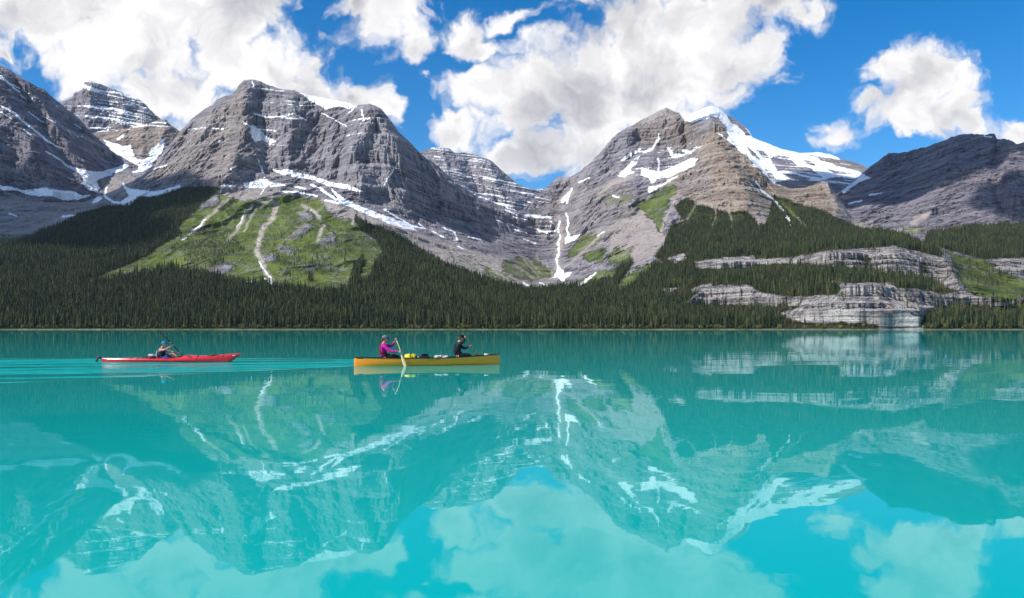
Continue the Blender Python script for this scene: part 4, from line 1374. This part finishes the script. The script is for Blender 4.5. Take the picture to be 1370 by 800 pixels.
def skinned(bm, nodes, edges):
    """Grow one continuous surface over a stick skeleton: nodes = [(xyz, radius or (rx, ry))], the first node is the root."""
    me = bpy.data.meshes.new('sticks')
    me.from_pydata([n[0] for n in nodes], edges, [])
    ob = bpy.data.objects.new('sticks', me)
    COL.objects.link(ob)
    sk = ob.modifiers.new('skin', 'SKIN')
    sk.use_smooth_shade = True
    for i, n in enumerate(nodes):
        r = n[1]
        me.skin_vertices[0].data[i].radius = r if isinstance(r, tuple) else (r, r)
        me.skin_vertices[0].data[i].use_root = (i == 0)
    su = ob.modifiers.new('sub', 'SUBSURF'); su.levels = 2; su.render_levels = 2
    dg = bpy.context.evaluated_depsgraph_get()
    ev = ob.evaluated_get(dg)
    m2 = bpy.data.meshes.new_from_object(ev)
    bm.from_mesh(m2)
    bpy.data.objects.remove(ob); bpy.data.meshes.remove(me); bpy.data.meshes.remove(m2)


def hand(bm, c, axis, fore, side):
    """A hand closed on a shaft: c grip centre, axis along the shaft, fore the forearm direction; side gives the finger wrap sense."""
    a = Vector(axis).normalized(); f = Vector(fore); f = (f - a * f.dot(a)).normalized(); n = a.cross(f)
    c = Vector(c)
    rot = Matrix((f, n, a)).transposed()
    blob(bm, c - f * .030, (.034, .020, .044), 10, 7, rot)
    for i, ln in enumerate((.9, 1.0, .95, .78)):
        o = c + a * (.030 - .020 * i)
        pts = [o + (-f * math.cos(t) + n * side * math.sin(t)) * (.030 * ln) for t in (.5, 1.3, 2.1, 3.0, 3.9)]
        tube(bm, pts, [.0105, .010, .0095, .009, .007], 6)
    pts = [c + a * .040 - f * .035, c + a * .046 - n * side * .022 - f * .010, c + a * .036 - n * side * .030 + f * .012, c + a * .018 - n * side * .026 + f * .024]
    tube(bm, pts, [.013, .012, .011, .008], 6)


def head(bm, c, look, size=1.0):
    """Skull, jaw, nose, ears, lips facing along look."""
    f = Vector(look).normalized(); l = Vector((0, 0, 1)).cross(f).normalized(); u = f.cross(l)
    R = Matrix((f, l, u)).transposed()
    c = Vector(c)
    vs = blob(bm, (0, 0, 0), (.098, .077, .118), 20, 14)
    for v_ in vs:
        p = v_.co
        if p.z < 0:                       # jaw narrows, chin comes forward
            k = -p.z / .118
            p.y *= 1 - .30 * k; p.x = p.x * (1 - .20 * k) + .020 * k
        if p.x > .03:
            p.x -= .016 * math.exp(-((p.z - .012) / .018) ** 2) * math.exp(-((abs(p.y) - .03) / .018) ** 2)
            p.x += .026 * math.exp(-((p.z + .022) / .022) ** 2) * math.exp(-(p.y / .015) ** 2)
            p.x += .007 * math.exp(-((p.z + .060) / .010) ** 2) * math.exp(-(p.y / .024) ** 2)
        v_.co = R @ (p * size) + c
    for s in (-1, 1):
        blob(bm, c + R @ (Vector((-.008, s * .077, -.008)) * size), (.018 * size, .009 * size, .030 * size), 8, 6, R)


def cap(parent, c, look, mat, size=1.0, brim=True):
    f = Vector(look).normalized(); l = Vector((0, 0, 1)).cross(f).normalized(); u = f.cross(l)
    R = Matrix((f, l, u)).transposed()
    bm = bmesh.new()
    vs = blob(bm, (0, 0, 0), (.108, .087, .095), 20, 12)
    bmesh.ops.delete(bm, geom=[v_ for v_ in vs if v_.co.z < -.012], context='VERTS')
    for v_ in bm.verts:
        v_.co = R @ (v_.co * size) + Vector(c) + R @ (Vector((-.004, 0, .042)) * size)
    o = put_mesh('cap', bm, mat, parent)
    if brim:
        bm = bmesh.new()
        n = 12
        top, bot = [], []
        for i in range(n + 1):
            t = -1.25 + 2.5 * i / n
            for q, dz, store in ((0, .004, top), (0, -.004, bot)):
                pass
            pin = Vector((.100 * math.cos(t), .084 * math.sin(t), .036)); pout = Vector((.102 + .070 * math.cos(t * .9), .080 * math.sin(t * 1.05), .022 - .012 * abs(math.sin(t))))
            top.append((bm.verts.new(R @ (pin * size) + Vector(c)), bm.verts.new(R @ (pout * size) + Vector(c))))
            bot.append((bm.verts.new(R @ ((pin - Vector((0, 0, .006))) * size) + Vector(c)), bm.verts.new(R @ ((pout - Vector((0, 0, .006))) * size) + Vector(c))))
        for i in range(n):
            bm.faces.new((top[i][0], top[i][1], top[i + 1][1], top[i + 1][0]))
            bm.faces.new((bot[i][1], bot[i][0], bot[i + 1][0], bot[i + 1][1]))
            bm.faces.new((top[i][1], bot[i][1], bot[i + 1][1], top[i + 1][1]))
        put_mesh('brim', bm, M_BLKC if mat is not M_BLUEC else mat, o)
    return o


def glasses(parent, c, look, size=1.0):
    f = Vector(look).normalized(); l = Vector((0, 0, 1)).cross(f).normalized(); u = f.cross(l)
    R = Matrix((f, l, u)).transposed()
    bm = bmesh.new()
    for s in (-1, 1):
        blob(bm, Vector(c) + R @ (Vector((.088, s * .032, .012)) * size), (.010, .028, .018), 10, 6, R)
        tube(bm, [Vector(c) + R @ (Vector(q) * size) for q in ((.086, s * .056, .016), (.04, s * .080, .016), (-.01, s * .080, .008))], .004, 5)
    return put_mesh('sunglasses', bm, M_LENS, parent)


def figure(P, c, R, label, look, torso_mat, leg_mat, vest=None, sleeves=True, hair_len=0.0, capmat=None, shorts=False, vest_side=None):
    """P: joint positions in the person's frame (hip origin, x forward, y left, z up)."""
    e = root('person', c, R, label, 'person')
    V = {k: Vector(v) for k, v in P.items()}
    chest = V['chest']; neck = V['neck']
    nodes = [((0, 0, .02), (.070, .070)), (tuple(chest * .5), (.100, .090)), (tuple(chest), (.155, .115)), (tuple(neck), (.058, .058)), (tuple(neck + (V['head'] - neck) * .7), (.054, .054))]
    edges = [(0, 1), (1, 2), (2, 3), (3, 4)]

    def limb(start, names, rads):
        prev = start
        for nm, r in zip(names, rads):
            nodes.append((tuple(V[nm]), r)); edges.append((prev, len(nodes) - 1)); prev = len(nodes) - 1
    for s in 'rl':
        limb(2, ['sh_' + s, 'el_' + s, 'wr_' + s], [.060, .042, .027])
        limb(0, ['th_' + s, 'kn_' + s, 'an_' + s, 'to_' + s], [.066, .054, .040, .032])
    bm = bmesh.new()
    skinned(bm, nodes, edges)
    head(bm, V['head'], look)
    for s, sg in (('r', 1), ('l', -1)):
        hand(bm, V['ha_' + s], P['axis'], V['ha_' + s] - V['wr_' + s], sg)
    body = put_mesh('body', bm, M_SKIN, e)
    # shirt: torso and, if worn, sleeves
    n2 = [((0, 0, .01), (.150, .150)), (tuple(chest * .5), (.150, .120)), (tuple(chest), (.168, .128)), (tuple(chest + (neck - chest) * .75), (.085, .080))]
    e2 = [(0, 1), (1, 2), (2, 3)]
    for s in 'rl':
        sh, el, wr = V['sh_' + s], V['el_' + s], V['wr_' + s]
        n2.append((tuple(sh), .074)); e2.append((2, len(n2) - 1))
        if sleeves:
            n2.append((tuple(el), .056)); e2.append((len(n2) - 2, len(n2) - 1))
            n2.append((tuple(wr - (wr - el) * .08), .040)); e2.append((len(n2) - 2, len(n2) - 1))
    bm = bmesh.new()
    skinned(bm, n2, e2)
    put_mesh('shirt' if torso_mat is not M_NAVY else 'jacket', bm, torso_mat, e)
    n3 = [((0, 0, .0), (.160, .160))]; e3 = []
    for s in 'rl':
        n3.append((tuple(V['th_' + s]), .100)); e3.append((0, len(n3) - 1))
        k_ = V['kn_' + s]; h_ = V['th_' + s]; a_ = V['an_' + s]
        n3.append((tuple(k_ if not shorts else h_ + (k_ - h_) * .92), .074)); e3.append((len(n3) - 2, len(n3) - 1))
        if not shorts:
            n3.append((tuple(a_), .054)); e3.append((len(n3) - 2, len(n3) - 1))
    bm = bmesh.new()
    skinned(bm, n3, e3)
    put_mesh('shorts' if shorts else 'trousers', bm, leg_mat, e)
    if vest:
        up = (chest - Vector((0, 0, 0))).normalized()
        n4 = [(tuple(chest * .18), (.172, .150)), (tuple(chest * .6), (.178, .150)), (tuple(chest * 1.02), (.170, .140)), (tuple(chest * 1.12 + (neck - chest) * .2), (.120, .100))]
        bm = bmesh.new()
        skinned(bm, n4, [(0, 1), (1, 2), (2, 3)])
        jk = put_mesh('life_jacket', bm, vest, e)
        if vest_side:
            bm = bmesh.new()
            back = Vector((-.165, 0, 0))
            blob(bm, chest * .62 + back, (.045, .125, .17), 12, 9)
            put_mesh('back_panel', bm, vest_side, jk)
        bm = bmesh.new()
        for zq in (.35, .7):
            pts = [chest * zq + Vector((.178 * math.cos(t), .158 * math.sin(t), 0)) for t in np.linspace(-1.6, 1.6, 12)]
            tube(bm, pts, .012, 6)
        put_mesh('strap', bm, M_BLK, jk)
    if hair_len:
        bm = bmesh.new()
        f = Vector(look).normalized()
        hc = V['head']
        blob(bm, hc - f * .018 + Vector((0, 0, .018)), (.094, .084, .104), 16, 10)
        if hair_len > .1:
            tube(bm, [hc - f * .085 + Vector((0, 0, .01)), hc - f * .115 + Vector((0, 0, -.07)), hc - f * .10 + Vector((0, 0, -.07 - hair_len))], [.040, .034, .012], 8)
        put_mesh('hair', bm, M_HAIR, e)
    if capmat:
        cap(e, V['head'], look, capmat)
    glasses(e, V['head'], look)
    return e


def hull_rings(stations, prof):
    """Loft: stations list of u; prof(u) gives the ring of points (port gunwale round the keel to starboard)."""
    return [[Vector(q) for q in prof(u)] for u in stations]


def loft(bm, rings, mat=0, flip=False):
    vv = [[bm.verts.new(p) for p in r] for r in rings]
    for a, b in zip(vv[:-1], vv[1:]):
        for j in range(len(a) - 1):
            q = (a[j], a[j + 1], b[j + 1], b[j])
            f = bm.faces.new(q[::-1] if flip else q); f.material_index = mat
    return vv


# ---- canoe
CS, CB = Vector((-5.60, 28.45, 0)), Vector((-.465, 30.05, 0))
C_LEN = (CB - CS).length
C_ROT = math.atan2(CB.y - CS.y, CB.x - CS.x)
C_MID = (CS + CB) / 2
canoe = root('canoe', C_MID, C_ROT, 'long yellow canoe with black gunwales carrying two paddlers and gear', 'canoe')


def c_beam(u):
    return .012 + .405 * max(0.0, math.sin(math.pi * min(max(u, 0), 1))) ** .72


def c_gun(u):
    return .268 + (.045 * (1 - 2 * u) ** 2 if u < .5 else .115 * (2 * u - 1) ** 1.8)


def c_ring(u, inset=0.0):
    b = max(c_beam(u) - inset, .004); g = c_gun(u); dr = .095 - .02 * abs(2 * u - 1) ** 3
    out = []
    for j in range(21):
        t = math.pi * j / 20
        cy = math.cos(t); sy = math.sin(t)
        out.append(((u - .5) * (C_LEN - .02) + 0.0, b * (abs(cy) ** .62) * (1 if cy >= 0 else -1), g - (g + dr - inset) * (sy ** 1.15)))
    return out


us = [i / 40 for i in range(41)]
us = [.5 - .5 * math.cos(math.pi * u) for u in us]
bm = bmesh.new()
o_r = loft(bm, hull_rings(us, c_ring), 0, True)
i_r = loft(bm, hull_rings(us, lambda u: c_ring(u, .018)), 1, False)
for a, b in zip(range(40), range(1, 41)):
    for j in (0, 20):
        q = (o_r[a][j], o_r[b][j], i_r[b][j], i_r[a][j])
        bm.faces.new(q if j == 0 else q[::-1])
for e_, fl in ((0, True), (40, False)):
    f = bm.faces.new(o_r[e_] if fl else o_r[e_][::-1])
hull = put_mesh('hull', bm, None, canoe, mats=[M_YEL, M_INNER])
for sgn in (1, -1):
    bm = bmesh.new()
    tube(bm, [((u - .5) * (C_LEN - .02), sgn * c_beam(u), c_gun(u) + .004) for u in us], .017, 8)
    put_mesh('gunwale', bm, M_BLK, canoe)
for u0, u1 in ((.0, .045), (1.0, .965)):
    bm = bmesh.new()
    p = [Vector(((u0 - .5) * C_LEN, 0, c_gun(u0) + .016))] + [Vector(((u1 - .5) * C_LEN, s * c_beam(u1), c_gun(u1) + .016)) for s in (1, -1)]
    v1 = [bm.verts.new(q) for q in p]; v2 = [bm.verts.new(q - Vector((0, 0, .045))) for q in p]
    bm.faces.new(v1); bm.faces.new(v2[::-1])
    for j in range(3):
        bm.faces.new((v1[j], v2[j], v2[(j + 1) % 3], v1[(j + 1) % 3]))
    bmesh.ops.recalc_face_normals(bm, faces=bm.faces)
    put_mesh('deck_plate', bm, M_BLK, canoe, smooth=False)
for u in (.195, .695):
    bm = bmesh.new()
    w_ = c_beam(u) * 2 - .06
    for dx in (-.11, .11):
        tube(bm, [((u - .5) * C_LEN + dx, -w_ / 2, c_gun(u) - .075), ((u - .5) * C_LEN + dx, w_ / 2, c_gun(u) - .075)], .014, 6)
    st = put_mesh('seat', bm, M_BLK, canoe)
    bm = bmesh.new()
    box(bm, ((u - .5) * C_LEN, 0, c_gun(u) - .072), (.20, w_ * .8, .012))
    put_mesh('seat_web', bm, M_BLKC, st, smooth=False)
for u in (.36, .55, .83):
    bm = bmesh.new()
    tube(bm, [((u - .5) * C_LEN, -c_beam(u) + .015, c_gun(u) - .018), ((u - .5) * C_LEN, c_beam(u) - .015, c_gun(u) - .018)], .017, 6, .6)
    put_mesh('thwart', bm, M_WOODB, canoe)
# small dark script on the near flank below the gunwale
rl = random.Random(4)
bm = bmesh.new()


def flank(u, dz):
    g = c_gun(u); z = g - dz
    dr = .095 - .02 * abs(2 * u - 1) ** 3
    sy = ((g - z) / (g + dr)) ** (1 / 1.15); cy = math.sqrt(max(0, 1 - sy * sy))
    return Vector(((u - .5) * (C_LEN - .02), -c_beam(u) * cy ** .62 - .004, z))


x_ = .478
while x_ < .562:
    w_ = rl.uniform(.0022, .0045); h_ = rl.choice((.022, .026, .034))
    if rl.random() > .16:
        d0 = .048 - (h_ - .022)
        tube(bm, [flank(x_, .070), flank(x_ + w_ * .25, d0)], .0038, 4)
        tube(bm, [flank(x_ + w_ * .25, d0), flank(x_ + w_ * .8, d0 + .004), flank(x_ + w_, .066)], .0034, 4)
    x_ += w_ + .0026
put_mesh('lettering', bm, M_BLK, hull, smooth=False)['kind'] = 'stuff'
bm = bmesh.new()
pl_ = [flank(.017, .012), flank(.055, .012), flank(.055, .040), flank(.017, .040)]
bm.faces.new([bm.verts.new(q + Vector((0, -.002, 0))) for q in pl_])
put_mesh('stern_mark', bm, M_BLK, hull, smooth=False)


def canoe_pt(u, y, z):
    c_, s_ = math.cos(C_ROT), math.sin(C_ROT)
    x = (u - .5) * C_LEN
    return (C_MID.x + x * c_ - y * s_, C_MID.y + x * s_ + y * c_, z)


woman = figure(dict(chest=(-.035, 0, .40), neck=(.005, 0, .535), head=(.055, 0, .685), sh_r=(-.03, -.175, .455), sh_l=(-.01, .165, .455),
                    el_r=(.20, -.31, .235), wr_r=(.47, -.40, .235), ha_r=(.545, -.43, .235), el_l=(.31, .06, .42), wr_l=(.385, -.10, .60), ha_l=(.415, -.17, .675),
                    th_r=(.10, -.10, 0.0), kn_r=(.46, -.15, .07), an_r=(.72, -.13, -.20), to_r=(.90, -.13, -.22),
                    th_l=(.10, .10, 0.0), kn_l=(.46, .15, .07), an_l=(.72, .13, -.20), to_l=(.90, .13, -.22), axis=(-.30, .58, .98)),
               canoe_pt(.195, 0, .285), C_ROT, 'person in magenta top, dark red vest and grey cap paddling at the canoe stern', (1, .05, -.12),
               M_MAG, M_BLKC, vest=M_PFDR, hair_len=.14, capmat=M_GREYC)
man = figure(dict(chest=(.05, 0, .40), neck=(.11, 0, .52), head=(.185, .0, .655), sh_r=(.075, -.185, .455), sh_l=(.11, .18, .435),
                  el_r=(.20, -.33, .545), wr_r=(.285, -.17, .655), ha_r=(.32, -.10, .70), el_l=(.36, .26, .27), wr_l=(.56, .27, .335), ha_l=(.63, .26, .36),
                  th_r=(.10, -.10, 0.0), kn_r=(.44, -.15, .05), an_r=(.68, -.12, -.22), to_r=(.86, -.12, -.24),
                  th_l=(.10, .10, 0.0), kn_l=(.44, .15, .05), an_l=(.68, .12, -.22), to_l=(.86, .12, -.24), axis=(-.31, -.36, .34)),
             canoe_pt(.692, 0, .325), C_ROT, 'person in dark navy jacket reaching forward with a paddle at the canoe bow', (1, .15, -.15),
             M_NAVY, M_BLKC, vest=M_BLKC, hair_len=.05, capmat=M_BLKC)


def wood_paddle(loc, top, grip, tip, mat, bladew, label, bend=0.0):
    e = root('paddle', loc, C_ROT, label, 'paddle')
    top, grip, tip = Vector(top), Vector(grip), Vector(tip)
    d = (tip - top).normalized()
    ln = (tip - top).length
    ba = top + d * (ln - .50)
    side = d.cross(Vector((0, 1, 0))).normalized()
    mid = [top.lerp(ba, t) + side * bend * math.sin(math.pi * t) for t in (0, .25, .5, .75, 1)]
    bm = bmesh.new()
    tube(bm, mid, .016, 8)
    put_mesh('shaft', bm, mat, e)
    bm = bmesh.new()
    tube(bm, [top - Vector((0, .045, 0)), top, top + Vector((0, .045, 0))], [.013, .017, .013], 8)
    put_mesh('grip', bm, mat, e)
    bm = bmesh.new()
    bl = [ba + d * (.52 * t) for t in (0, .12, .3, .6, .88, 1)]
    wv_ = [(.016, .016), (bladew * .55, .013), (bladew * .95, .010), (bladew, .008), (bladew * .85, .006), (bladew * .35, .004)]
    tube(bm, bl, wv_, 10, flat_dir=tuple(side))
    put_mesh('blade', bm, mat, e)
    return e


wood_paddle(canoe_pt(.195, 0, .285), (.415, -.17, .675), (.545, -.43, .235), (.70, -.60, -.34), M_WOODP, .055,
            'pale wooden paddle dipping beside the canoe stern paddler', .02)
wood_paddle(canoe_pt(.692, 0, .325), (.32, -.10, .70), (.63, .26, .36), (1.10, .80, -.16), M_WOODB, .085,
            'brown wooden paddle held by the canoe bow paddler')


def canoe_item(name, u, y, z, label, cat):
    return root(name, canoe_pt(u, y, z), C_ROT, label, cat)


e = canoe_item('dry_bag', .375, -.02, .10, 'bright yellow dry bag lying in the canoe behind the stern paddler\'s paddle', 'bag')
bm = bmesh.new()
tube(bm, [(-.20, 0, .17), (-.185, 0, .172), (-.05, 0, .18), (.08, 0, .18), (.145, 0, .172), (.16, 0, .165)], [.10, .135, .148, .15, .14, .11], 16)
put_mesh('sack', bm, M_DRY, e)
bm = bmesh.new()
tube(bm, [(.155, 0, .165), (.20, 0, .155), (.235, 0, .150)], [.125, .11, .07], 14)
put_mesh('black_end', bm, M_BLKC, e)
bm = bmesh.new()
tube(bm, [(.03 + .0 * math.cos(t), .152 * math.cos(t), .18 + .152 * math.sin(t)) for t in np.linspace(0, 6.28, 18)], .008, 5)
put_mesh('strap', bm, M_BLK, e)
e = canoe_item('backpack', .465, 0, .12, 'dark navy pack lying flat amidships in the yellow canoe', 'bag')
bm = bmesh.new()
box(bm, (0, 0, .13), (.36, .30, .20), None, .06)
put_mesh('sack', bm, M_NAVY, e)
bm = bmesh.new()
tube(bm, [(-.12, -.10, .215), (-.05, -.06, .265), (.10, -.02, .262), (.17, .03, .235)], [.02, .045, .05, .03], 8)
put_mesh('rolled_flap', bm, M_BLKC, e)
bm = bmesh.new()
box(bm, (-.21, -.02, .16), (.07, .16, .10), None, .025)
put_mesh('pocket', bm, M_PINK, e)
e = canoe_item('tarp_bundle', .585, -.05, .12, 'crumpled pale grey tarp bundle just behind the canoe bow paddler', 'tarp')
bm = bmesh.new()
r5 = random.Random(8)
for k_ in range(9):
    blob(bm, (r5.uniform(-.17, .17), r5.uniform(-.12, .12), .15 + r5.uniform(-.03, .06)), (r5.uniform(.07, .13), r5.uniform(.07, .12), r5.uniform(.05, .08)), 10, 7)
put_mesh('folds', bm, M_GREYB, e)
bm = bmesh.new()
tube(bm, [(-.02, .17, .12), (-.02, .06, .262), (-.02, -.08, .262), (-.02, -.19, .12)], .010, 5)
put_mesh('strap', bm, M_BLK, e)
e = canoe_item('pouch', .795, -.06, .17, 'small pink cloth pouch in front of the canoe bow paddler', 'pouch')
bm = bmesh.new()
box(bm, (0, 0, .135), (.19, .13, .10), None, .04)
put_mesh('sack', bm, M_PINK, e)
bm = bmesh.new()
tube(bm, [(-.08, -.07, .15), (0, -.075, .158), (.08, -.07, .15)], .008, 5)
put_mesh('zip', bm, M_BLK, e)
e = canoe_item('water_bottle', .905, -.03, .20, 'small white bottle with orange cap near the canoe bow', 'bottle')
bm = bmesh.new()
tube(bm, [(-.09, 0, .165), (-.085, 0, .165), (.04, 0, .165), (.06, 0, .165)], [.02, .04, .04, .025], 12)
put_mesh('bottle_body', bm, M_WHITE, e)
bm = bmesh.new()
tube(bm, [(.055, 0, .165), (.09, 0, .165), (.095, 0, .165)], [.028, .028, .02], 10)
put_mesh('lid', bm, M_ORG, e)

# ---- kayak
KX0, KX1, KY = -16.42, -10.84, 32.1
K_LEN = KX1 - KX0
kayak = root('kayak', ((KX0 + KX1) / 2, KY, 0), 0.0, 'slim red sea kayak with upturned bow and black rudder', 'kayak')


def k_beam(u):
    return .006 + .285 * max(0.0, math.sin(math.pi * u ** .95)) ** .85


def k_sheer(u):
    return .115 + .02 * (1 - u) + .235 * max(0, (u - .55) / .45) ** 1.7 + .02 * max(0, (.1 - u) / .1)


def k_keel(u):
    z = -.095
    if u > .90:
        z += (.40) * ((u - .90) / .10) ** 1.15
    if u < .04:
        z += .16 * ((.04 - u) / .04)
    return min(z, k_sheer(u) - .02)


def k_crown(u):
    return .03 + .085 * math.exp(-((u - .62) / .075) ** 2) + .035 * math.exp(-((u - .75) / .15) ** 2) + .02 * math.sin(math.pi * u)


def k_ring(u):
    b, g, kz, cr = k_beam(u), k_sheer(u), k_keel(u), k_crown(u) * min(1, k_beam(u) / .1)
    x = (u - .5) * K_LEN
    out = []
    for j in range(13):                       # under the sheer, port to starboard
        t = math.pi * j / 12
        cy = math.cos(t)
        out.append((x, b * abs(cy) ** .75 * (1 if cy >= 0 else -1), g - (g - kz) * math.sin(t) ** 1.1))
    for j in range(1, 10):                    # deck
        t = -1 + 2 * j / 10
        out.append((x, b * t, g + cr * (1 - abs(t) ** 1.6)))
    out.append(out[0])
    return out


bm = bmesh.new()
ku = [.5 - .5 * math.cos(math.pi * i / 56) for i in range(57)]
kr = hull_rings(ku, k_ring)
vv = [[bm.verts.new(p) for p in r[:-1]] for r in kr]
n_ = len(vv[0])
U0, U1 = .435, .585                           # cockpit opening
for a, b in zip(range(56), range(1, 57)):
    um = (ku[a] + ku[b]) / 2
    for j in range(n_):
        if U0 < um < U1 and 14 <= j <= 19:
            continue
        bm.faces.new((vv[a][(j + 1) % n_], vv[a][j], vv[b][j], vv[b][(j + 1) % n_]))
bm.faces.new(vv[0]); bm.faces.new(vv[-1][::-1])
bmesh.ops.recalc_face_normals(bm, faces=bm.faces)
khull = put_mesh('hull', bm, M_RED, kayak)
xk = lambda u: (u - .5) * K_LEN
bm = bmesh.new()
cu, ca, cb_ = (U0 + U1) / 2, (U1 - U0) / 2 * K_LEN + .03, .20
tube(bm, [(xk(cu) + ca * math.cos(t), cb_ * math.sin(t), k_sheer(cu + ca * math.cos(t) / K_LEN) + k_crown(cu + ca * math.cos(t) / K_LEN) * .75 + .018) for t in np.linspace(0, 6.2832, 30)], .018, 6)
put_mesh('cockpit_rim', bm, M_BLK, kayak)
bm = bmesh.new()
box(bm, (xk(.44), 0, .17), (.05, .32, .16), None, .02)
put_mesh('seat_back', bm, M_BLK, kayak)
for u in (.30, .80):
    bm = bmesh.new()
    z = k_sheer(u) + k_crown(u)
    tube(bm, [(xk(u), 0, z - .03), (xk(u), 0, z + .012), (xk(u), 0, z + .018)], [(.22, .13), (.21, .12), (.17, .09)], 20, flat_dir=(1, 0, 0))
    put_mesh('hatch_cover', bm, M_BLK, kayak)
for u in (.225, .275, .37, .40, .70, .845, .88):
    bm = bmesh.new()
    pts = [(xk(u), k_beam(u) * t * 1.004, k_sheer(u) + k_crown(u) * min(1, k_beam(u) / .1) * (1 - abs(t) ** 1.6) + .008) for t in np.linspace(-1, 1, 11)]
    pts = [(xk(u), -k_beam(u) * .97 - .006, k_sheer(u) - .05)] + pts
    tube(bm, pts, .009, 5)
    put_mesh('deck_line', bm, M_BLK, kayak)
bm = bmesh.new()
sx = xk(0)
tube(bm, [(sx + .03, 0, .12), (sx - .03, 0, .17), (sx - .12, 0, .205), (sx - .19, 0, .185)], [.03, .045, .05, .025], 8, .6)
rd = put_mesh('rudder', bm, M_BLK, kayak)
bm = bmesh.new()
tube(bm, [(sx - .14, 0, .19), (sx - .165, 0, .08), (sx - .185, 0, -.03), (sx - .19, 0, -.16)], [(.045, .012), (.05, .01), (.05, .008), (.035, .006)], 8, flat_dir=(1, 0, 0))
put_mesh('rudder_blade', bm, M_BLK, rd)
bm = bmesh.new()
p4 = [(.952, -.050), (.966, -.035), (.963, -.060), (.949, -.072)]
tube(bm, [(xk(.945), -k_beam(.945) * .95 - .004, k_sheer(.945) - .055), (xk(.958), -k_beam(.958) * .95 - .005, k_sheer(.958) - .050), (xk(.968), -k_beam(.968) * .95 - .004, k_sheer(.968) - .046)], [.006, .013, .006], 6)
put_mesh('bow_decal', bm, M_WHITE, khull)


def kay_pt(u, y, z):
    return ((KX0 + KX1) / 2 + xk(u), KY + y, z)


KU = (-13.96 - KX0) / K_LEN
kayaker = figure(dict(chest=(-.055, 0, .33), neck=(-.02, 0, .465), head=(.06, 0, .605), sh_r=(-.06, -.18, .39), sh_l=(-.03, .18, .39),
                      el_r=(.20, -.30, .40), wr_r=(.43, -.21, .535), ha_r=(.505, -.18, .57), el_l=(.28, .30, .28), wr_l=(.57, .16, .27), ha_l=(.65, .14, .27),
                      th_r=(.10, -.10, .02), kn_r=(.36, -.13, .25), an_r=(.66, -.08, -.02), to_r=(.82, -.08, 0),
                      th_l=(.10, .10, .02), kn_l=(.36, .13, .25), an_l=(.66, .08, -.02), to_l=(.82, .08, 0), axis=(-.145, -.32, .30)),
                 kay_pt(KU, 0, .095), 0.0, 'person in blue cap, dark vest and blue shorts paddling the red kayak', (1, -.08, -.08),
                 M_VEST, M_SHORT, vest=M_BLKC, sleeves=False, hair_len=.05, capmat=M_BLUEC, shorts=True, vest_side=M_LILAC)
e = root('kayak_paddle', kay_pt(KU, 0, .095), 0.0, 'black double bladed paddle held upright by the kayaker', 'paddle')
h1, h2 = Vector((.505, -.18, .57)), Vector((.65, .14, .27))
dk = (h2 - h1).normalized()
bm = bmesh.new()
tube(bm, [h1 - dk * .50, h1, h2, h2 + dk * .22], .020, 8)
put_mesh('shaft', bm, M_BLK, e)
for a, sg in ((h1 - dk * .46, -1), (h2 + dk * .18, 1)):
    bm = bmesh.new()
    tube(bm, [a + dk * sg * t for t in (0, .1, .22, .36, .44)], [(.016, .016), (.055, .012), (.075, .009), (.065, .007), (.03, .005)], 10, flat_dir=(0, 1, 0))
    put_mesh('blade', bm, M_BLK, e)
bm = bmesh.new()
tube(bm, [h1 - dk * .20, h1 - dk * .17], .021, 10)
put_mesh('drip_ring', bm, M_WHITE, e)
e = root('deck_bag', kay_pt((-14.37 - KX0) / K_LEN, 0, k_sheer(.36) + k_crown(.36)), 0.0, 'small grey and pink bag strapped on the kayak rear deck', 'bag')
bm = bmesh.new()
r6 = random.Random(2)
for k_ in range(5):
    blob(bm, (r6.uniform(-.12, .10), r6.uniform(-.07, .07), .055 + r6.uniform(0, .05)), (.09, .08, .055), 10, 7)
put_mesh('sack', bm, M_PINK, e)
bm = bmesh.new()
tube(bm, [(-.18, 0, .0), (-.20, -.05, .03), (.0, -.13, .02), (.19, -.05, .03)], .028, 6)
put_mesh('strap', bm, M_BLK, e)



# ------------------------------------------------------------------ mountain air
hz = bpy.data.materials.new('mountain_air')
hz.use_nodes = True
ht = NT(hz.node_tree)
ht.n.clear()
hv = ht.node('ShaderNodeVolumePrincipled')
hv.inputs['Color'].default_value = (.62, .76, 1.0, 1)
hv.inputs['Density'].default_value = 0.000013
hv.inputs['Anisotropy'].default_value = 0.2
ho = ht.node('ShaderNodeOutputMaterial')
ht.l.new(hv.outputs[0], ho.inputs['Volume'])
bm = bmesh.new()
bmesh.ops.create_cube(bm, size=1.0, matrix=Matrix.Translation((0, 4500, 990)) @ Matrix.Diagonal((18400, 15400, 1996, 1)))
air = put_mesh('haze', bm, hz, None, smooth=False)
air['kind'] = 'stuff'
air['label'] = 'thin blue mountain haze over the lake and peaks'
air['category'] = 'haze'
